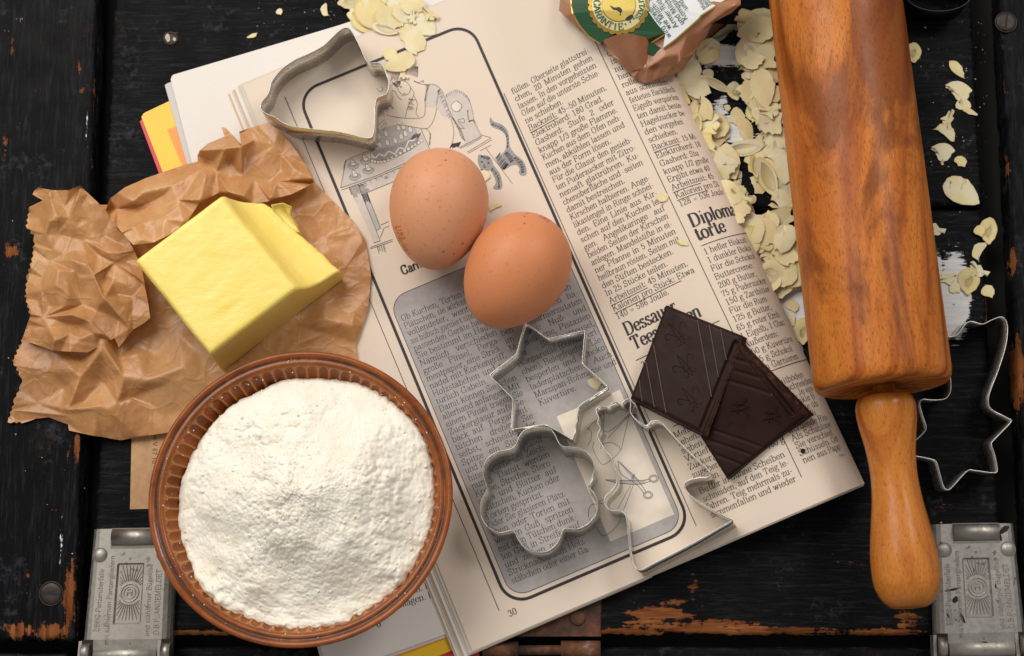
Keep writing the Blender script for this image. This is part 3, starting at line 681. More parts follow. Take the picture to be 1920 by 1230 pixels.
# ------------------------------------------------------------------ the black painted boards
def m_board(name, along):
    t = NT(name); sc = (5, 60, 30) if along == 'x' else (60, 5, 30)
    c = t.coord(); cg = t.coord(scale=sc)
    wear = t.attr('wear'); white = t.attr('white')
    g = t.noise(cg, 6, 6, .65); fine = t.noise(c, 260, 5, .7); med = t.noise(c, 45, 5, .65)
    base = t.mix(t.ramp(t.noise(cg, 9, 7, .75), [(.50, 0.0), (.76, .75)]), (.003, .003, .0036), (.028, .032, .043))
    base = t.mix(t.ramp(t.math('MULTIPLY', med, fine), [(.31, 0.0), (.45, .6)]), base, (.05, .055, .068))
    base = t.mix(t.ramp(t.noise(c, 22, 6, .7), [(.60, 0.0), (.76, .35)]), base, (.045, .021, .009))
    wood = t.ramp(t.noise(cg, 7, 7, .7, .6), [(.3, (.06, .017, .005)), (.5, (.19, .062, .02)), (.72, (.32, .125, .047))])
    nn = t.math('ADD', t.math('MULTIPLY', g, .75), t.math('MULTIPLY', fine, .55))
    wm = t.ramp(t.math('ADD', wear, t.math('MULTIPLY', t.math('SUBTRACT', nn, .65), 1.7)), [(.47, 0.0), (.56, 1.0)])
    base = t.mix(wm, base, wood)
    pn = t.math('ADD', t.math('MULTIPLY', t.noise(cg, 14, 5, .7), .7), t.math('MULTIPLY', fine, .5))
    pm = t.ramp(t.math('ADD', white, t.math('MULTIPLY', t.math('SUBTRACT', pn, .6), 1.5)), [(.46, 0.0), (.53, 1.0)])
    base = t.mix(pm, base, t.ramp(t.noise(cg, 12, 4), [(.3, (.62, .64, .68)), (.7, (.80, .79, .77))]))
    ro = t.mix(wm, t.ramp(t.noise(c, 60, 5), [(.3, .38), (.7, .62)]), (.8, .8, .8))
    h = t.math('ADD', t.math('MULTIPLY', t.noise(cg, 11, 7, .75), 1.0), t.math('SUBTRACT', t.math('MULTIPLY', pm, .35), t.math('MULTIPLY', wm, .5)))
    t.set(Base_Color=base, Roughness=ro, Specular_IOR_Level=.07, Normal=t.bump(h, .45, .0009))
    return t.m
M['board_x'] = m_board('black_painted_wood', 'x'); M['board_y'] = m_board('black_painted_wood_upright', 'y')

WEAR = [  # photo position, radius px (x, y), strength
 (1235, 1150, 55, 16, 1.0), (1180, 1190, 60, 10, 1.2), (1330, 1178, 110, 14, 1.0), (1480, 1186, 160, 9, .95), (1640, 1186, 90, 9, .95), (1210, 1165, 40, 10, .9), (1300, 1110, 14, 40, .65), (1270, 1130, 25, 12, .7),
 (370, 1190, 60, 9, .95), (500, 1192, 60, 7, .8), (700, 1192, 80, 7, .7), (1700, 1160, 30, 20, .7), (1770, 950, 30, 16, .62), (1850, 560, 5, 60, .7), (255, 1140, 20, 12, .5),
 (30, 1180, 45, 18, .74), (100, 1186, 45, 18, .76), (130, 1120, 12, 70, .9), (145, 840, 8, 40, .6), (150, 1060, 8, 60, .7), (25, 80, 20, 50, .45), (15, 265, 14, 40, .55), (178, 180, 7, 40, .62), (145, 125, 6, 14, .7), (155, 170, 5, 10, .7), (20, 470, 18, 20, .7), (100, 955, 20, 6, .55), (55, 1080, 8, 12, .6), (172, 300, 5, 40, .55), (128, 850, 6, 18, .75),
 (1905, 700, 15, 62, 1.25), (1898, 490, 12, 26, .95), (1876, 460, 6, 60, .75), (1880, 560, 5, 90, .7), (1890, 310, 6, 30, .7), (1885, 150, 5, 60, .62), (1905, 880, 8, 40, .55), (1870, 90, 5, 30, .55),
 (1340, 395, 60, 8, .55), (1440, 395, 40, 6, .6), (320, 72, 26, 18, .62), (1580, 1045, 30, 16, .45), (1500, 1010, 30, 10, .45)]
WHITE = [(1790, 555, 22, 60, 1.7), (1772, 600, 30, 36, 1.2), (1760, 500, 12, 30, .8), (1470, 575, 34, 50, 1.05), (1492, 600, 14, 60, 1.5), (1455, 545, 30, 14, .8), (1365, 105, 42, 15, 1.6), (1330, 108, 40, 14, 1.1), (1395, 100, 30, 14, 1.0), (1350, 215, 20, 28, .8), (1365, 240, 24, 26, 1.0), (1385, 255, 30, 16, .9), (1355, 190, 12, 14, .7),
 (30, 35, 22, 18, .48), (12, 60, 10, 14, .5), (165, 255, 5, 60, .5), (115, 1010, 6, 90, .5), (1075, 1180, 14, 10, .7)]

def board(name, px0, py0, px1, py1, ztop, thick, along, edge=(0, 0, 0, 0), step=1.6, seed=0, label=None, parent=None):
    """one board: a fine top sheet with broken edges, and sides. edge = roughness left, right, far, near (mm)"""
    a = U(px0, py0, ztop); b = U(px1, py1, ztop)
    x0, x1, y0, y1 = min(a[0], b[0]), max(a[0], b[0]), min(a[1], b[1]), max(a[1], b[1])
    nx = max(3, int((x1-x0)/step)); ny = max(3, int((y1-y0)/step))
    gx = np.linspace(0, 1, nx); gy = np.linspace(0, 1, ny)
    V = []
    for u in gx:
        for w in gy:
            x = x0+(x1-x0)*u; y = y0+(y1-y0)*w; z = ztop
            el, er, ef, en = edge
            dl_ = min(u*(x1-x0), 99); dr = (1-u)*(x1-x0); dn = w*(y1-y0); df = (1-w)*(y1-y0)
            for dd, e, ax in ((dl_, el, 0), (dr, er, 1), (dn, en, 2), (df, ef, 3)):
                if dd < 7:
                    k = (1-dd/7)
                    q = (fbm(x*.06+seed, y*.06, ax*7.1, 4)+.5*fbm(x*.3, y*.3, ax+seed, 3))*e*k
                    q = abs(q)
                    if ax == 0: x += q
                    elif ax == 1: x -= q
                    elif ax == 2: y += q
                    else: y -= q
                    if dd < 2.4: z -= (1-dd/2.4)**2*(1.0+.5*e*abs(fbm(x*.2, y*.2, seed, 2)))
                    z -= e*k*k*.35*abs(fbm(x*.12, y*.5, seed+3, 3))
            z += .12*fbm(x*.02, y*.02, seed, 3)
            V.append((x, y, z))
    V = np.array(V); f = [q for q in grid_faces(nx, ny)]
    bd = [i*ny for i in range(nx)] + [(nx-1)*ny+j for j in range(1, ny)] + [i*ny+ny-1 for i in range(nx-2, -1, -1)] + [j for j in range(ny-2, 0, -1)]
    k = len(V); low = V[bd].copy(); low[:, 2] = ztop-thick
    f += [(bd[i], k+i, k+(i+1) % len(bd), bd[(i+1) % len(bd)]) for i in range(len(bd))]
    V = np.vstack([V, low]); pp = PROJ(V)
    def blob(L):
        r = np.zeros(len(V))
        for x, y, rx, ry, s in L:
            d = ((pp[:, 0]-x)/rx)**2+((pp[:, 1]-y)/ry)**2
            r = np.maximum(r, s*.86*np.exp(-d*.6))
        return r
    o = part(name, V, f, M['board_x' if along == 'x' else 'board_y'], parent, smooth=True, attrs={'wear': blob(WEAR), 'white': blob(WHITE)}, label=label)
    return o

lid = bpy.data.objects.new('wooden_trunk_lid', None); COL.objects.link(lid); lid.empty_display_size = .01
struct(lid, 'black painted old wooden trunk lid made of boards')
_ = part('base_board', *box8([(-330, -260, -24), (330, -260, -24), (330, 300, -24), (-330, 300, -24)], [(-330, -260, -15), (330, -260, -15), (330, 300, -15), (-330, 300, -15)]), plain('dark_gap', (.004, .004, .004), .9), lid)
board('board', 222, -170, 1844, 386, 0, 12, 'x', (.6, .5, .4, .6), seed=1, parent=lid)
board('board', 205, 409, 1886, 1192, 0, 12, 'x', (.5, .5, .6, 2.2), seed=2, parent=lid)
board('board', 150, 1212, 1980, 1330, -5, 9, 'x', (.5, .5, 1.0, .5), seed=3, parent=lid)
_SQ = [0]
def stile(nm, pts, ztop, seed, edge):
    """upright board given by its left and right edge at top and bottom"""
    (l0, r0, y0), (l1, r1, y1) = pts
    o = board(nm, l0, y0, r0, y1, ztop, 16, 'y', edge, seed=seed, parent=lid)
    # lean the edges along the photograph's converging pair
    me = o.data; n = len(me.vertices); co = np.empty(n*3); me.vertices.foreach_get('co', co); co = co.reshape(-1, 3)
    ya, yb = U(l0, y0, ztop)[1]*.001, U(l1, y1, ztop)[1]*.001
    xl0, xr0, xl1, xr1 = U(l0, y0, ztop)[0]*.001, U(r0, y0, ztop)[0]*.001, U(l1, y1, ztop)[0]*.001, U(r1, y1, ztop)[0]*.001
    q = np.clip((co[:, 1]-ya)/(yb-ya), -.1, 1.1)
    xm, xM = co[:, 0].min(), co[:, 0].max(); u = (co[:, 0]-xm)/(xM-xm)
    co[:, 0] = (xl0+(xl1-xl0)*q)*(1-u)+(xr0+(xr1-xr0)*q)*u
    me.vertices.foreach_set('co', co.ravel())
    W = co*1000; pp = PROJ(W)
    for nm2, L in (('wear', WEAR), ('white', WHITE)):
        r = np.zeros(n)
        for x, y, rx, ry, s in L: r = np.maximum(r, s*.86*np.exp(-.6*(((pp[:, 0]-x)/rx)**2+((pp[:, 1]-y)/ry)**2)))
        me.attributes[nm2].data.foreach_set('value', r.astype(np.float32))
    me.update(); return o
stile('board', ((-130, 187, -170), (-190, 140, 1204)), 6, 5, (.5, .7, .5, 2.6))
stile('board', ((1866, 2080, -170), (1940, 2200, 1330)), 5, 6, (.8, .5, .5, .5))
board('board', -150, 1224, 120, 1330, 2, 14, 'x', (.5, .8, .8, .5), seed=8, parent=lid)

M['rust'] = (lambda t: (t.set(Base_Color=t.ramp(t.noise(t.coord(), 90, 7, .7), [(.32, (.012, .010, .010)), (.48, (.07, .028, .014)), (.62, (.16, .06, .025)), (.75, (.22, .22, .25))]), Roughness=.72, Metallic=.25,
                   Normal=t.bump(t.noise(t.coord(), 240, 6, .7), .6, .0008)), t.m)[1])(NT('rusty_iron'))
def disc(c, r, h, n=20, slot=0.0, ang=0.0, dome=.0):
    """screw or rivet head: lathe with an optional slot"""
    R = []
    for rr, zz in ((r, 0), (r, h*.5), (r*.9, h*.85), (r*.6, h+dome*.7), (r*.3, h+dome*.95)):
        R.append([(c[0]+rr*math.cos(2*math.pi*i/n), c[1]+rr*math.sin(2*math.pi*i/n), c[2]+zz) for i in range(n)])
    return loft(R, False, True)
def screw(px, py, z, r, ang, label, mat):
    c = U(px, py, z); t = thing('screw', label, 'screw', c)
    part('head', *disc(c, r, .9, 24), mat, t, True)
    d = np.array([math.cos(ang), math.sin(ang), 0])*r*.92; e = np.array([-math.sin(ang), math.cos(ang), 0])*r*.11; up = np.array([0, 0, 1.0])
    part('slot', *box8([c-d-e+up*.5, c+d-e+up*.5, c+d+e+up*.5, c-d+e+up*.5], [c-d-e+up*.97, c+d-e+up*.97, c+d+e+up*.97, c-d+e+up*.97]), M['slot'], t)
    part('washer_ring', *tube([c+np.array([r*1.08*math.cos(a), r*1.08*math.sin(a), .15]) for a in np.linspace(0, 2*math.pi, 25)[:-1]], .35, 6, True), mat, t, True)
M['slot'] = plain('dark_screw_slot', (.012, .008, .006), .8)
M['screw'] = plain('black_brown_screw', (.035, .024, .018), .5, .4, .25, 200, .3, 500)
screw(96, 1113, 6.1, 5.0, -.1, 'dark slotted screw in the bottom of the left board', M['screw'])
screw(1886, 42, 5.1, 4.6, 1.4, 'dark slotted screw at the top of the right board', M['screw'])
# knot hole plug in the far board
c = U(320, 72, .1); kn = thing('wood_knot', 'round knot with pale chipped paint in the dark board', 'knot', c)
part('ring', *tube([c+np.array([3.2*math.cos(a), 3.0*math.sin(a), .1]) for a in np.linspace(0, 2*math.pi, 25)[:-1]], .5, 6, True), plain('knot_brown', (.05, .025, .012), .7, 0, .3, 300), kn, True)
part('core', *disc(c-[0, 0, .4], 2.9, .5, 18), plain('knot_core', (.012, .010, .009), .6, 0, .3, 300), kn, True)
def chip(cx_, cy_, z, rx, ry, rot, seed, th=.25, n=14):
    r_ = random.Random(seed); P = []
    for i in range(n):
        a = 2*math.pi*i/n; k = 1+.28*(r_.random()-.5)
        x, y = rx*k*math.cos(a), ry*k*math.sin(a); P.append((cx_+x*math.cos(rot)-y*math.sin(rot), cy_+x*math.sin(rot)+y*math.cos(rot)))
    return loft([[(x, y, z) for x, y in P], [(x, y, z+th) for x, y in P]])
M['pale_chip'] = plain('pale_bare_wood', (.50, .44, .36), .8, 0, .1, 400)
part('paint_chip', *chip(c[0]-1.4, c[1]+.3, .35, 1.2, 2.2, .2, 3), M['pale_chip'], kn); part('paint_chip', *chip(c[0]+2.1, c[1]-.6, .35, .7, 1.2, .5, 4), M['pale_chip'], kn)
# rusty iron hinge at the near edge
hg = thing('rusty_hinge', 'rusty iron hinge plate at the near edge of the lid under the book', 'hinge', U(1040, 1190, 0))
def slab(px, z0, z1, bev=.6):
    P = np.array([U(x, y, z1) for x, y in px]); c = P.mean(0); 
    Q = P+(c-P)*(bev/np.linalg.norm((P-c)[:, :2], axis=1)[:, None]); lo = P.copy(); lo[:, 2] = z0; mid = P.copy(); mid[:, 2] -= bev*.7
    return loft([lo, mid, Q])
part('plate', *slab([(905, 1098), (1128, 1098), (1127, 1194), (900, 1194)], -1, .8), M['rust'], hg)
part('screw_head', *disc(U(1083, 1158, .75), 3.6, .8, 20), M['rust'], hg, True)
for x0, x1 in ((905, 972), (1052, 1126)):
    part('knuckle', *tube([U(x0, 1219, -1.5), U(x1, 1219, -1.5)], 4.2, 14), M['rust'], hg, True)
part('pin', *tube([U(972, 1219, -2.5), U(1052, 1219, -2.5)], 2.2, 10), M['rust'], hg, True)
# ------------------------------------------------------------------ the two metal clasps
def m_metal(name, col, rough=.35, stain=.5, dark=(.10, .09, .08)):
    t = NT(name); c = t.coord()
    n = t.noise(c, 70, 6, .65); f = t.noise(c, 420, 5, .6)
    a = t.mix(t.ramp(n, [(.42, 0.0), (.72, stain)]), col, tuple(x*.62 for x in col))
    a = t.mix(t.ramp(t.math('MULTIPLY', t.noise(c, 110, 6, .7), f), [(.34, 0.0), (.40, stain)]), a, dark)
    t.set(Base_Color=a, Metallic=.9, Roughness=t.ramp(f, [(.3, rough*.8), (.7, rough*1.35)]), Normal=t.bump(f, .12, .0004))
    return t.m
M['clasp'] = m_metal('aged_zinc_metal', (.42, .395, .355), .48, .55)
M['clasp_b'] = m_metal('scratched_zinc_metal', (.46, .44, .41), .42, .7, (.06, .055, .05))
M['clasp_dark'] = m_metal('dull_steel_pin', (.34, .31, .28), .42, .5)
M['engrave'] = plain('dark_engraving', (.24, .22, .195), .6, .5, .1)
def clasp(TL, TR, BR, BL, label, hand):
    z = 7.0
    A, B, C, D = [U(x, y, z) for x, y in (TL, TR, BR, BL)]
    def F(u, v, h=0.0):
        p = (A*(1-u)+B*u)*(1-v)+(D*(1-u)+C*u)*v; return p+np.array([0, 0, h])
    t = thing('metal_clasp', label, 'clasp', np.array([*F(.5, .5)[:2], 0.0]), 'metal clasps at the near edge of the lid')
    # plate with a recess: rounded outer wall, flat top with a window
    ue, ve = (.335, .655), (.27, .745)
    us = [0, .02, .05, .10, ue[0], ue[0]+.02, ue[1]-.02, ue[1], .90, .95, .98, 1]; vs = [.0, .012, .03, .16, ve[0], ve[0]+.012, ve[1]-.012, ve[1], .86, .94, .98, 1.0]
    V = []; 
    for u in us:
        for v in vs:
            h = 0.0
            du = min(u, 1-u)
            if du < .1: h -= 3.6*(1-du/.1)**2.2
            if v > .9: h -= 3.5*((v-.9)/.1)**2
            if ue[0]+.01 < u < ue[1]-.01 and ve[0]+.01 < v < ve[1]-.01: h -= 1.0
            V.append(F(u, v, h))
    f = grid_faces(len(us), len(vs)); ny = len(vs)
    # window of the hinge roll at the far side
    keep = []
    for q in f:
        i, j = q[0]//ny, q[0] % ny
        if us[i] >= .3 and False: continue
        keep.append(q[::-1])
    n = len(V); bd = [i*ny for i in range(len(us))] + [(len(us)-1)*ny+j for j in range(1, ny)] + [i*ny+ny-1 for i in range(len(us)-2, -1, -1)] + [j for j in range(ny-2, 0, -1)]
    lo = [np.array([V[b][0], V[b][1], .2]) for b in bd]
    keep += [(bd[i], bd[(i+1) % len(bd)], n+(i+1) % len(bd), n+i) for i in range(len(bd))]
    part('plate', np.vstack([V, lo]), keep, M['clasp' if hand > 0 else 'clasp_b'], t)
    if hand < 0:
        for u, v, rx, ry, ro in ((.86, .05, 2.6, 1.3, .6), (.80, .10, .8, 2.2, .3), (.10, .17, 1.0, 1.6, 0), (.20, .52, 3.2, .5, .2), (.23, .60, 1.6, 1.2, .9), (.30, .74, .7, 2.4, .4), (.36, .90, 3.6, .5, .35), (.14, .72, .4, 1.2, .5), (.52, .93, 2.2, .5, -.4), (.85, .88, 1.6, .6, .2), (.70, .50, .4, 1.0, 0)):
            c = F(u, v, -.05 if v < .88 else -.6); part('paint_stain', *chip(c[0], c[1], c[2], rx, ry, ro, int(u*100), .12), M['slot'], t)
    # hinge roll lying in its notch
    part('notch', *box8([F(.24, -.005, .05), F(.8, -.005, .05), F(.8, .155, .05), F(.24, .155, .05)], [F(.24, -.005, .12), F(.8, -.005, .12), F(.8, .155, .12), F(.24, .155, .12)]), M['engrave'], t)
    part('hinge_roll', *tube([F(.25, .068, -2.0), F(.79, .068, -2.0)], 4.4, 20), M['clasp_dark'], t, True)
    for u in (.125, .88) if hand > 0 else (.13, .885):
        c = F(u, .205, -.25)
        part('rivet', *disc(c, 3.1, .6, 20, dome=.9), M['clasp'], t, True)
        part('rivet_ring', *tube([c+np.array([3.3*math.cos(a), 3.3*math.sin(a), .15]) for a in np.linspace(0, 2*math.pi, 25)[:-1]], .22, 5, True), M['engrave'], t, True)
    # emblem: ring and rays in the recess
    em = F(.5, .50, -.95); ex = (B-A)/np.linalg.norm(B-A); ey = (A-D)/np.linalg.norm(A-D); zz = np.array([0, 0, 1.0])
    rg = part('emblem', *tube([em+4.0*math.cos(a)*ex+4.0*math.sin(a)*ey+zz*.1 for a in np.linspace(0, 2*math.pi, 29)[:-1]], .35, 6, True), M['clasp'], t, True, label='raised ring emblem with rays')
    mb = MB(); mb.add(*tube([em+2.7*math.cos(a)*ex+2.7*math.sin(a)*ey+zz*.1 for a in np.linspace(0, 2*math.pi, 23)[:-1]], .22, 5, True))
    for a, b in (((-1, -1.4), (-1, 1.4)), ((-1, 0), (1, 0)), ((1, -1.4), (1, 1.4)), ((-1, 1.4), (.3, 1.4))):
        mb.add(*tube([em+a[0]*ex+a[1]*ey+zz*.1, em+b[0]*ex+b[1]*ey+zz*.1], .22, 5))
    part('monogram', mb.verts(), mb.f, M['clasp'], rg, True)
    mb = MB()
    for k in range(46):
        a = 2*math.pi*k/46; s_, c_ = math.sin(a), math.cos(a)
        if abs(s_) < .35: continue
        r1 = min(12.2/abs(s_), 5.2/max(abs(c_), .05)); r0 = 5.4
        if r1 < r0+1: continue
        mb.add(*tube([em+(r0*c_)*ex+(r0*s_)*ey, em+(r1*c_)*ex+(r1*s_)*ey], [.3, .16], 4))
    o = part('rays', mb.verts(), mb.f, M['clasp'], rg); o['kind'] = 'stuff'
    # stamped lettering running up the plate
    def letter(txt, u, v0, v1, cap):
        p, q = F(u, v0), F(u, v1); L = np.linalg.norm(q-p); e1 = (q-p)/L; e2 = np.array([-e1[1], e1[0], 0.0])
        v, f, w = set_line(txt, cap/7.0, width=L, hx=.42, hy=.34, serif=False, fill=False)
        v[:, 0] *= L/w
        W = p[None]+v[:, :1]*e1+v[:, 1:]*e2+zz*.14
        part('stamped_text', W, f, M['engrave'], t, label='stamped line of lettering')
    letter('DBBG-Panzerüberfalle', .185, .80, .315, 2.3); letter('mit stählernen Panzergliedern', .30, .90, .21, 2.2)
    letter('und stählerner Bügelöse', .755, .84, .28, 2.2); letter('D.B.P. ANGEMELDET', .865, .83, .32, 2.4)
    # lugs at the near side
    for u0, u1 in ((-.03, .13), (.86, 1.03)):
        part('lug_gap', *box8([F(u0+.04, .86, -3.0), F(u1, .86, -3.0), F(u1, 1.06, -3.6), F(u0+.04, 1.06, -3.6)], [F(u0+.04, .86, .06), F(u1, .86, .06), F(u1, 1.06, -1.0), F(u0+.04, 1.06, -1.0)]), M['slot'], t)
        part('lug', *tube([F(u0+.045, .965, -1.4), F(u1-.02, .965, -1.4)], 4.6, 18), M['clasp_dark'], t, True)
        part('lug_cheek', *box8([F(u0, .87, -6.5), F(u0+.035, .87, -6.5), F(u0+.035, 1.12, -6.5), F(u0, 1.12, -6.5)], [F(u0, .87, .1), F(u0+.035, .87, .1), F(u0+.035, 1.12, .1), F(u0, 1.12, .1)]), M['clasp'], t)
    part('front_roll', *tube([F(.14, .985, -3.4), F(.85, .985, -3.4)], 3.9, 20), M['clasp'], t, True)
    return t
clasp((173, 992), (328, 990), (318, 1232), (150, 1234), 'grey metal clasp plate beside the bowl at the lower left', 1)
clasp((1748, 983), (1903, 981), (1930, 1218), (1756, 1222), 'grey metal clasp plate under the rolling pin handle at the lower right', -1)

# ------------------------------------------------------------------ brown card under the bowl
P = [U(x, y, .25) for x, y in ((248, 780), (420, 775), (440, 950), (244, 955))]
cd = part('brown_card', *box8([p-[0, 0, .25] for p in P], [p+[0, 0, .3] for p in P]), M['card'], None, org=[*P[3][:2], 0])
tag(cd, 'flat brown card with small print sticking out under the bowl', 'card')
fl = Flat(); v, f, w = set_line('nhe V 67 10', .30, serif=False, hx=.4, hy=.36, hs=1.1)
p = U(288, 805, .6); part('printed_text', np.column_stack([p[0]+v[:, 1], p[1]-v[:, 0], np.full(len(v), .6)]), f, M['ink'], cd)

# ------------------------------------------------------------------ bowl with flour
BZ = 7.6; RIM = BZ+38.0
bc = U(562, 930, RIM); bc[2] = 0
def m_glaze():
    t = NT('brown_glaze'); c = t.coord()
    n = t.noise(c, 55, 6, .65); f = t.noise(c, 330, 4)
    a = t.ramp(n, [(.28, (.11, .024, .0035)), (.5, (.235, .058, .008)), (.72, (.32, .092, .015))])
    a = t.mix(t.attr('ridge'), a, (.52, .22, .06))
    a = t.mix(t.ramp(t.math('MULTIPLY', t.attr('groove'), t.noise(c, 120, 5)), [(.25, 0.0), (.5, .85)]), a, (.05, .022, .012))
    t.set(Base_Color=a, Roughness=t.ramp(f, [(.3, .2), (.7, .32)]), Specular_IOR_Level=.3, Coat_Weight=.08, Coat_Roughness=.1, Normal=t.bump(t.noise(c, 150, 4), .10, .0006))
    return t.m
bowl = thing('bowl', 'brown glazed ceramic bowl with fluted inside, heaped with flour', 'bowl', (bc[0], bc[1], BZ))
prof = [(0, 0), (34, 0), (38, 1.0), (44, 7), (53, 18), (60.5, 28), (64.8, 34.5), (66.6, 36.6), (67.0, 37.4), (66.7, 38.0), (65.9, 38.3), (64.9, 38.1), (64.0, 37.3), (63.4, 36.9), (62.8, 37.1), (62.0, 37.3), (61.1, 37.0)]
inner = [(60.4, 36.2), (59.9, 35.4), (59.3, 34.4), (58.6, 33.2), (57.6, 31.6), (56.2, 29.4), (54.4, 27.0), (52.4, 24.3), (49, 20), (43, 13), (34, 7), (18, 4.6), (0, 4.2)]
def BT_(x, y, z):                              # the bowl leans a little, one side on the book
    return (bc[0]+x*.993, bc[1]+y*.965, BZ+z-y*.075+x*.01)
NS, NR = 72, 72*10
V, rid, gro = [], [], []
allp = prof+inner
for i, (r, z) in enumerate(allp):
    for k in range(NR):
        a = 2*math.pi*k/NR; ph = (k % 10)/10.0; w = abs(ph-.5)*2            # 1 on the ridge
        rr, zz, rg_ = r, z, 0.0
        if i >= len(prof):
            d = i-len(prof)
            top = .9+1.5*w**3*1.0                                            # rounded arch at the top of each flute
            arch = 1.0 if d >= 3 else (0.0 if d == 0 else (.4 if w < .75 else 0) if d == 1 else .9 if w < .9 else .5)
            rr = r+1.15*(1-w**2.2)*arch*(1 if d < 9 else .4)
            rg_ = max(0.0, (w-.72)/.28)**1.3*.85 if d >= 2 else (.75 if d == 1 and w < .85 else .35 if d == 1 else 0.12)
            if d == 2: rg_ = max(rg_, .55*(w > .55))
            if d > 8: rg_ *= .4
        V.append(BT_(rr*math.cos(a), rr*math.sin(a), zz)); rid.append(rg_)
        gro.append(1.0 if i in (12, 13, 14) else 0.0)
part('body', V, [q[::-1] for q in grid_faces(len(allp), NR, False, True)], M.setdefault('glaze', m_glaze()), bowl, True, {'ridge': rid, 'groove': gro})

def m_flour():
    t = NT('wheat_flour'); c = t.coord()
    t.set(Base_Color=t.ramp(t.noise(c, 90, 6, .6), [(.3, (.82, .765, .64)), (.65, (.89, .855, .77))]), Roughness=.95, Specular_IOR_Level=.1, Subsurface_Weight=.25, Subsurface_Scale=.0012,
          Subsurface_Radius=(1, .8, .55), Normal=t.bump(t.noise(c, 1300, 6, .7), .42, .0005))
    return t.m
NA, NRr = 480, 170; V = []
for i in range(NRr):
    q = i/(NRr-1)
    for k in range(NA):
        a = 2*math.pi*k/NA; ca, sa = math.cos(a), math.sin(a)
        # outer edge wanders; it reaches further at the lower right
        edge = 59.6-4.2*max(0.0, math.cos(a-2.45))+.8*fbm(ca*1.3, sa*1.3, 3.1, 3)+1.0*fbm(ca*14, sa*14, 7.7, 3)
        r = edge*q
        x, y = r*ca, r*sa
        px_, py_ = x-6.0, y+1.0
        an = math.atan2(py_, px_)
        d = math.hypot(px_, py_)/(57.5+6*math.cos(an-2.3))
        z = 32.6-2.6*max(0.0, math.cos(a-2.45))*q+29.0*max(0.0, 1-d)**1.08
        z += 5.5*fbm(x*.028+5, y*.028, 1.7, 2)*(1-.6*q)
        wp = .5*fbm(x*.15, y*.15, 3, 2); act = max(0.0, .35+1.3*fbm(x*.04, y*.04, 9, 2))
        w = noise.fractal((x*.06+3, y*.06, 4.2), 1.0, 2.0, 3); z += 1.6*w
        c1_ = noise.voronoi((x*.17+wp, y*.17+wp, 2.0))[0][0]; c2_ = noise.voronoi((x*.42+wp, y*.42-wp, 5.0))[0][0]; c3_ = noise.voronoi((x*1.0, y*1.0+wp, 8.0))[0][0]
        z += 2.4*act*math.sqrt(max(0, 1-min(1, c1_*1.15)**2)) + 1.1*(.4+.6*act)*(1-min(1, c2_*1.05)**2) + .55*(1-min(1, c3_*1.05)**2) - 1.5
        z += .18*noise.fractal((x*.9, y*.9, 1.2), .9, 2.0, 3)
        if q > .93: z -= 3.0*((q-.93)/.07)**2
        V.append(BT_(x+.4, y-.4, z))
FV = np.array(V)
f = grid_faces(NRr, NA, False, True)
fl_o = part('flour', V, f, m_flour(), None, True, org=(bc[0], bc[1], BZ+28))
tag(fl_o, 'heap of cream white flour with a crumbly surface filling the brown bowl', 'flour')
# ------------------------------------------------------------------ eggs
def m_egg(name, c0, c1, spk, dots):
    t = NT(name); c = t.coord()
    a = t.mix(t.noise(c, 40, 3), c0, c1)
    s = t.ramp(t.noise(c, 520, 2, .5), [(.62, 0.0), (.70, spk)])
    a = t.mix(s, a, tuple(x*.55 for x in c0))
    v = t.n('ShaderNodeTexVoronoi', i_Vector=c, i_Scale=150.0)
    m = t.math('MULTIPLY', t.math('LESS_THAN', v.outputs[0], .085), t.math('GREATER_THAN', t.noise(c, 70, 2), dots))
    a = t.mix(t.math('MULTIPLY', m, .75), a, (.14, .045, .02))
    t.set(Base_Color=a, Roughness=.45, Specular_IOR_Level=.28, Subsurface_Weight=.12, Subsurface_Scale=.002, Subsurface_Radius=(1, .45, .25),
          Normal=t.bump(t.noise(c, 620, 4), .16, .0005))
    return t.m
def egg(px, py, length, width, axis_deg, mat, label, stamp):
    a = math.radians(axis_deg); R = width/2
    c0 = U(px, py, PZ0+R+.2); ax = np.array([math.cos(a), math.sin(a), 0.0]); sd = np.array([-math.sin(a), math.cos(a), 0]); up = np.array([0, 0, 1.0])
    def rad(x):                                # x in -1..1 along the axis, blunt end at -1
        return R*math.sqrt(max(0.0, 1-x*x))*(1-.105*x-.03*x*x)/.992
    n, k = 64, 64; V = []
    for i in range(n+1):
        x = -math.cos(math.pi*i/n); r = rad(x)
        for j in range(k):
            w = 2*math.pi*j/k; V.append(c0+ax*x*length/2+sd*r*math.cos(w)+up*r*math.sin(w))
    o = part('egg', V, grid_faces(n+1, k, False, True), mat, None, True, org=c0)
    tag(o, label, 'egg', 'brown eggs on the open page')
    # stamp: lettering wrapped round the shell along its girth
    txts, x0, w0, dw, unit, mcol = stamp
    fl = []
    for li, tx in enumerate(txts):
        v, f, wd_ = set_line(tx, unit, serif=False, hx=.42, hy=.38, hs=.9)
        P = []
        for q in v:
            xx, w = (x0+dw*(q[1]+li*unit*-9)/(length/2), w0+dw*q[0]/R) if dw < 0 else (x0+q[0]/(length/2), w0+(q[1]-li*unit*9.5)/R*1.3); r = rad(xx)
            P.append(c0+ax*xx*length/2+sd*(r+.06)*math.cos(w)+up*(r+.06)*math.sin(w))
        part('stamp', P, f, mcol, o, label='red stamped number')
M['stamp'] = plain('red_egg_stamp', (.50, .035, .015), .6, 0, .15, 600)
M['stamp2'] = plain('faint_red_egg_stamp', (.33, .075, .035), .6, 0, .2, 600)
